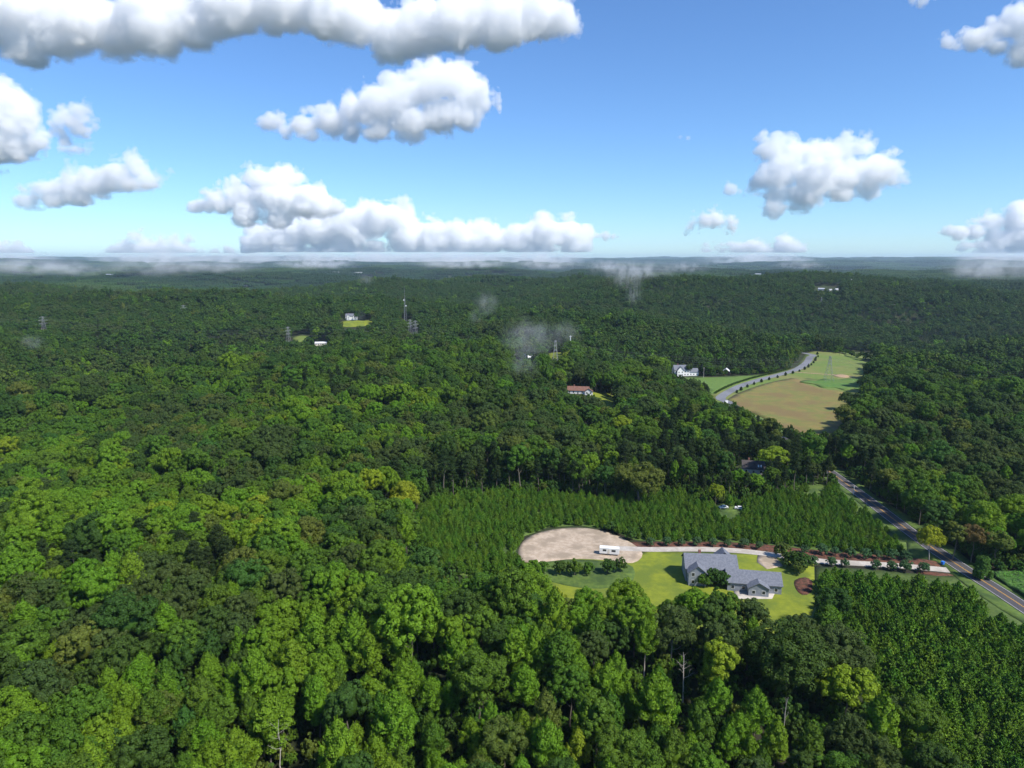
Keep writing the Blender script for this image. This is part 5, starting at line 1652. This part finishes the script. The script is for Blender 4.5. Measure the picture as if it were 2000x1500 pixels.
def mist_mat(dens, sc_, asp=1.5):
    m, nt, N, L = new_mat('mist')
    tc = N.new('ShaderNodeTexCoord')
    ln = N.new('ShaderNodeVectorMath'); ln.operation = 'LENGTH'; L.new(tc.outputs['Object'], ln.inputs[0])
    fall = N.new('ShaderNodeMapRange'); fall.interpolation_type = 'SMOOTHSTEP'
    fall.inputs['From Min'].default_value = .15; fall.inputs['From Max'].default_value = 1.0; fall.inputs['To Min'].default_value = 1; fall.inputs['To Max'].default_value = 0
    L.new(ln.outputs['Value'], fall.inputs['Value'])
    oi = N.new('ShaderNodeObjectInfo')
    st_ = N.new('ShaderNodeVectorMath'); st_.operation = 'MULTIPLY'; st_.inputs[1].default_value = (asp, 2, 1); L.new(tc.outputs['Object'], st_.inputs[0])
    add = N.new('ShaderNodeVectorMath'); add.operation = 'ADD'; L.new(st_.outputs[0], add.inputs[0]); L.new(oi.outputs['Location'], add.inputs[1])
    nz = ramp(nt, noise(nt, sc_, 3, .55, add.outputs[0], .5), .38, .66)
    a = N.new('ShaderNodeMath'); a.operation = 'MULTIPLY'; L.new(nz, a.inputs[0]); L.new(fall.outputs[0], a.inputs[1])
    b = N.new('ShaderNodeMath'); b.operation = 'MULTIPLY'; b.inputs[1].default_value = dens; L.new(a.outputs[0], b.inputs[0])
    v = N.new('ShaderNodeVolumePrincipled'); v.inputs['Color'].default_value = (1, 1, 1, 1); L.new(b.outputs[0], v.inputs['Density'])
    o = N.new('ShaderNodeOutputMaterial'); L.new(v.outputs[0], o.inputs['Volume'])
    return m
near_mist = mist_mat(.014, 1.5); far_mist = mist_mat(.010, 1.1, 5); sky_mist = mist_mat(.0032, 1.1, 5)
mist_me = {}
def mist(px, py, w, h, lift, mat, label, dist=None):
    if dist:
        d_ = ray(px, py); p_ = CAM + d_*(dist/d_[1]); x, y, z = p_
    else:
        x, y = at(px, py, lift)
        z = gz(x, y) + lift
    dep = y
    mpp = dep / FPX
    key = mat.name
    if key not in mist_me: mist_me[key] = mesh_np('mist', IV, IF, mat)
    o = link('mist', mist_me[key])
    hz2 = min(h*mpp/2, 338 - z)
    o.location = (x, y, z); o.scale = (w*mpp/2, w*mpp*.4, hz2)
    tag(o, label, None, None, 'stuff')
for px, py, w, h, lf in ((1035, 660, 150, 100, 34), (1022, 712, 84, 90, 26), (1105, 650, 80, 66, 34), (950, 592, 60, 66, 40), (928, 618, 36, 40, 36), (1238, 575, 44, 60, 40), (1225, 545, 90, 50, 60), (62, 668, 60, 40, 30), (715, 545, 50, 30, 60), (705, 618, 26, 30, 40)):
    mist(px, py, w, h, lf, near_mist if py > 580 else far_mist, 'thin white mist rising from the woods')
for px, py, w, h in ((20, 506, 200, 26), (300, 503, 260, 30), (450, 508, 200, 26), (560, 505, 240, 26), (720, 505, 280, 26), (880, 505, 280, 26), (1040, 505, 240, 26), (1480, 506, 240, 22), (1970, 503, 240, 34)):
    mist(px, py, w*1.1, h*1.6, 0, sky_mist, 'bright white mist where the clouds meet the skyline', 13000)
for px, py, w, h in ((60, 522, 260, 30), (150, 530, 160, 22), (310, 522, 260, 34), (440, 524, 200, 22), (620, 518, 200, 18), (900, 517, 240, 18), (1070, 518, 180, 20), (1240, 530, 200, 30), (1185, 522, 120, 22), (1340, 524, 120, 20), (1560, 520, 120, 16), (1950, 524, 240, 40), (1900, 534, 120, 22)):
    mist(px, py - 3, w, h*1.5, 75, far_mist, 'soft white mist drifting over the far woods')

# ---- trees described alike are told apart by their order across the view
same = {}
for o in list(bpy.context.scene.objects):
    if o.get('category') and o.get('group') in ('broadleaf trees of the near forest', 'tall pines in the woods', 'young pines of the lower plantation', 'vine covered trees right of the road'):
        same.setdefault(o['label'], []).append(o)
for lb, lst in same.items():
    if len(lst) < 2: continue
    lst.sort(key=lambda q: q.location.x / max(q.location.y, 1))
    for i_, q in enumerate(lst):
        q['label'] = lb + ', ' + ('leftmost' if i_ == 0 else 'rightmost' if i_ == len(lst) - 1 else ordw[i_] + ' from left')
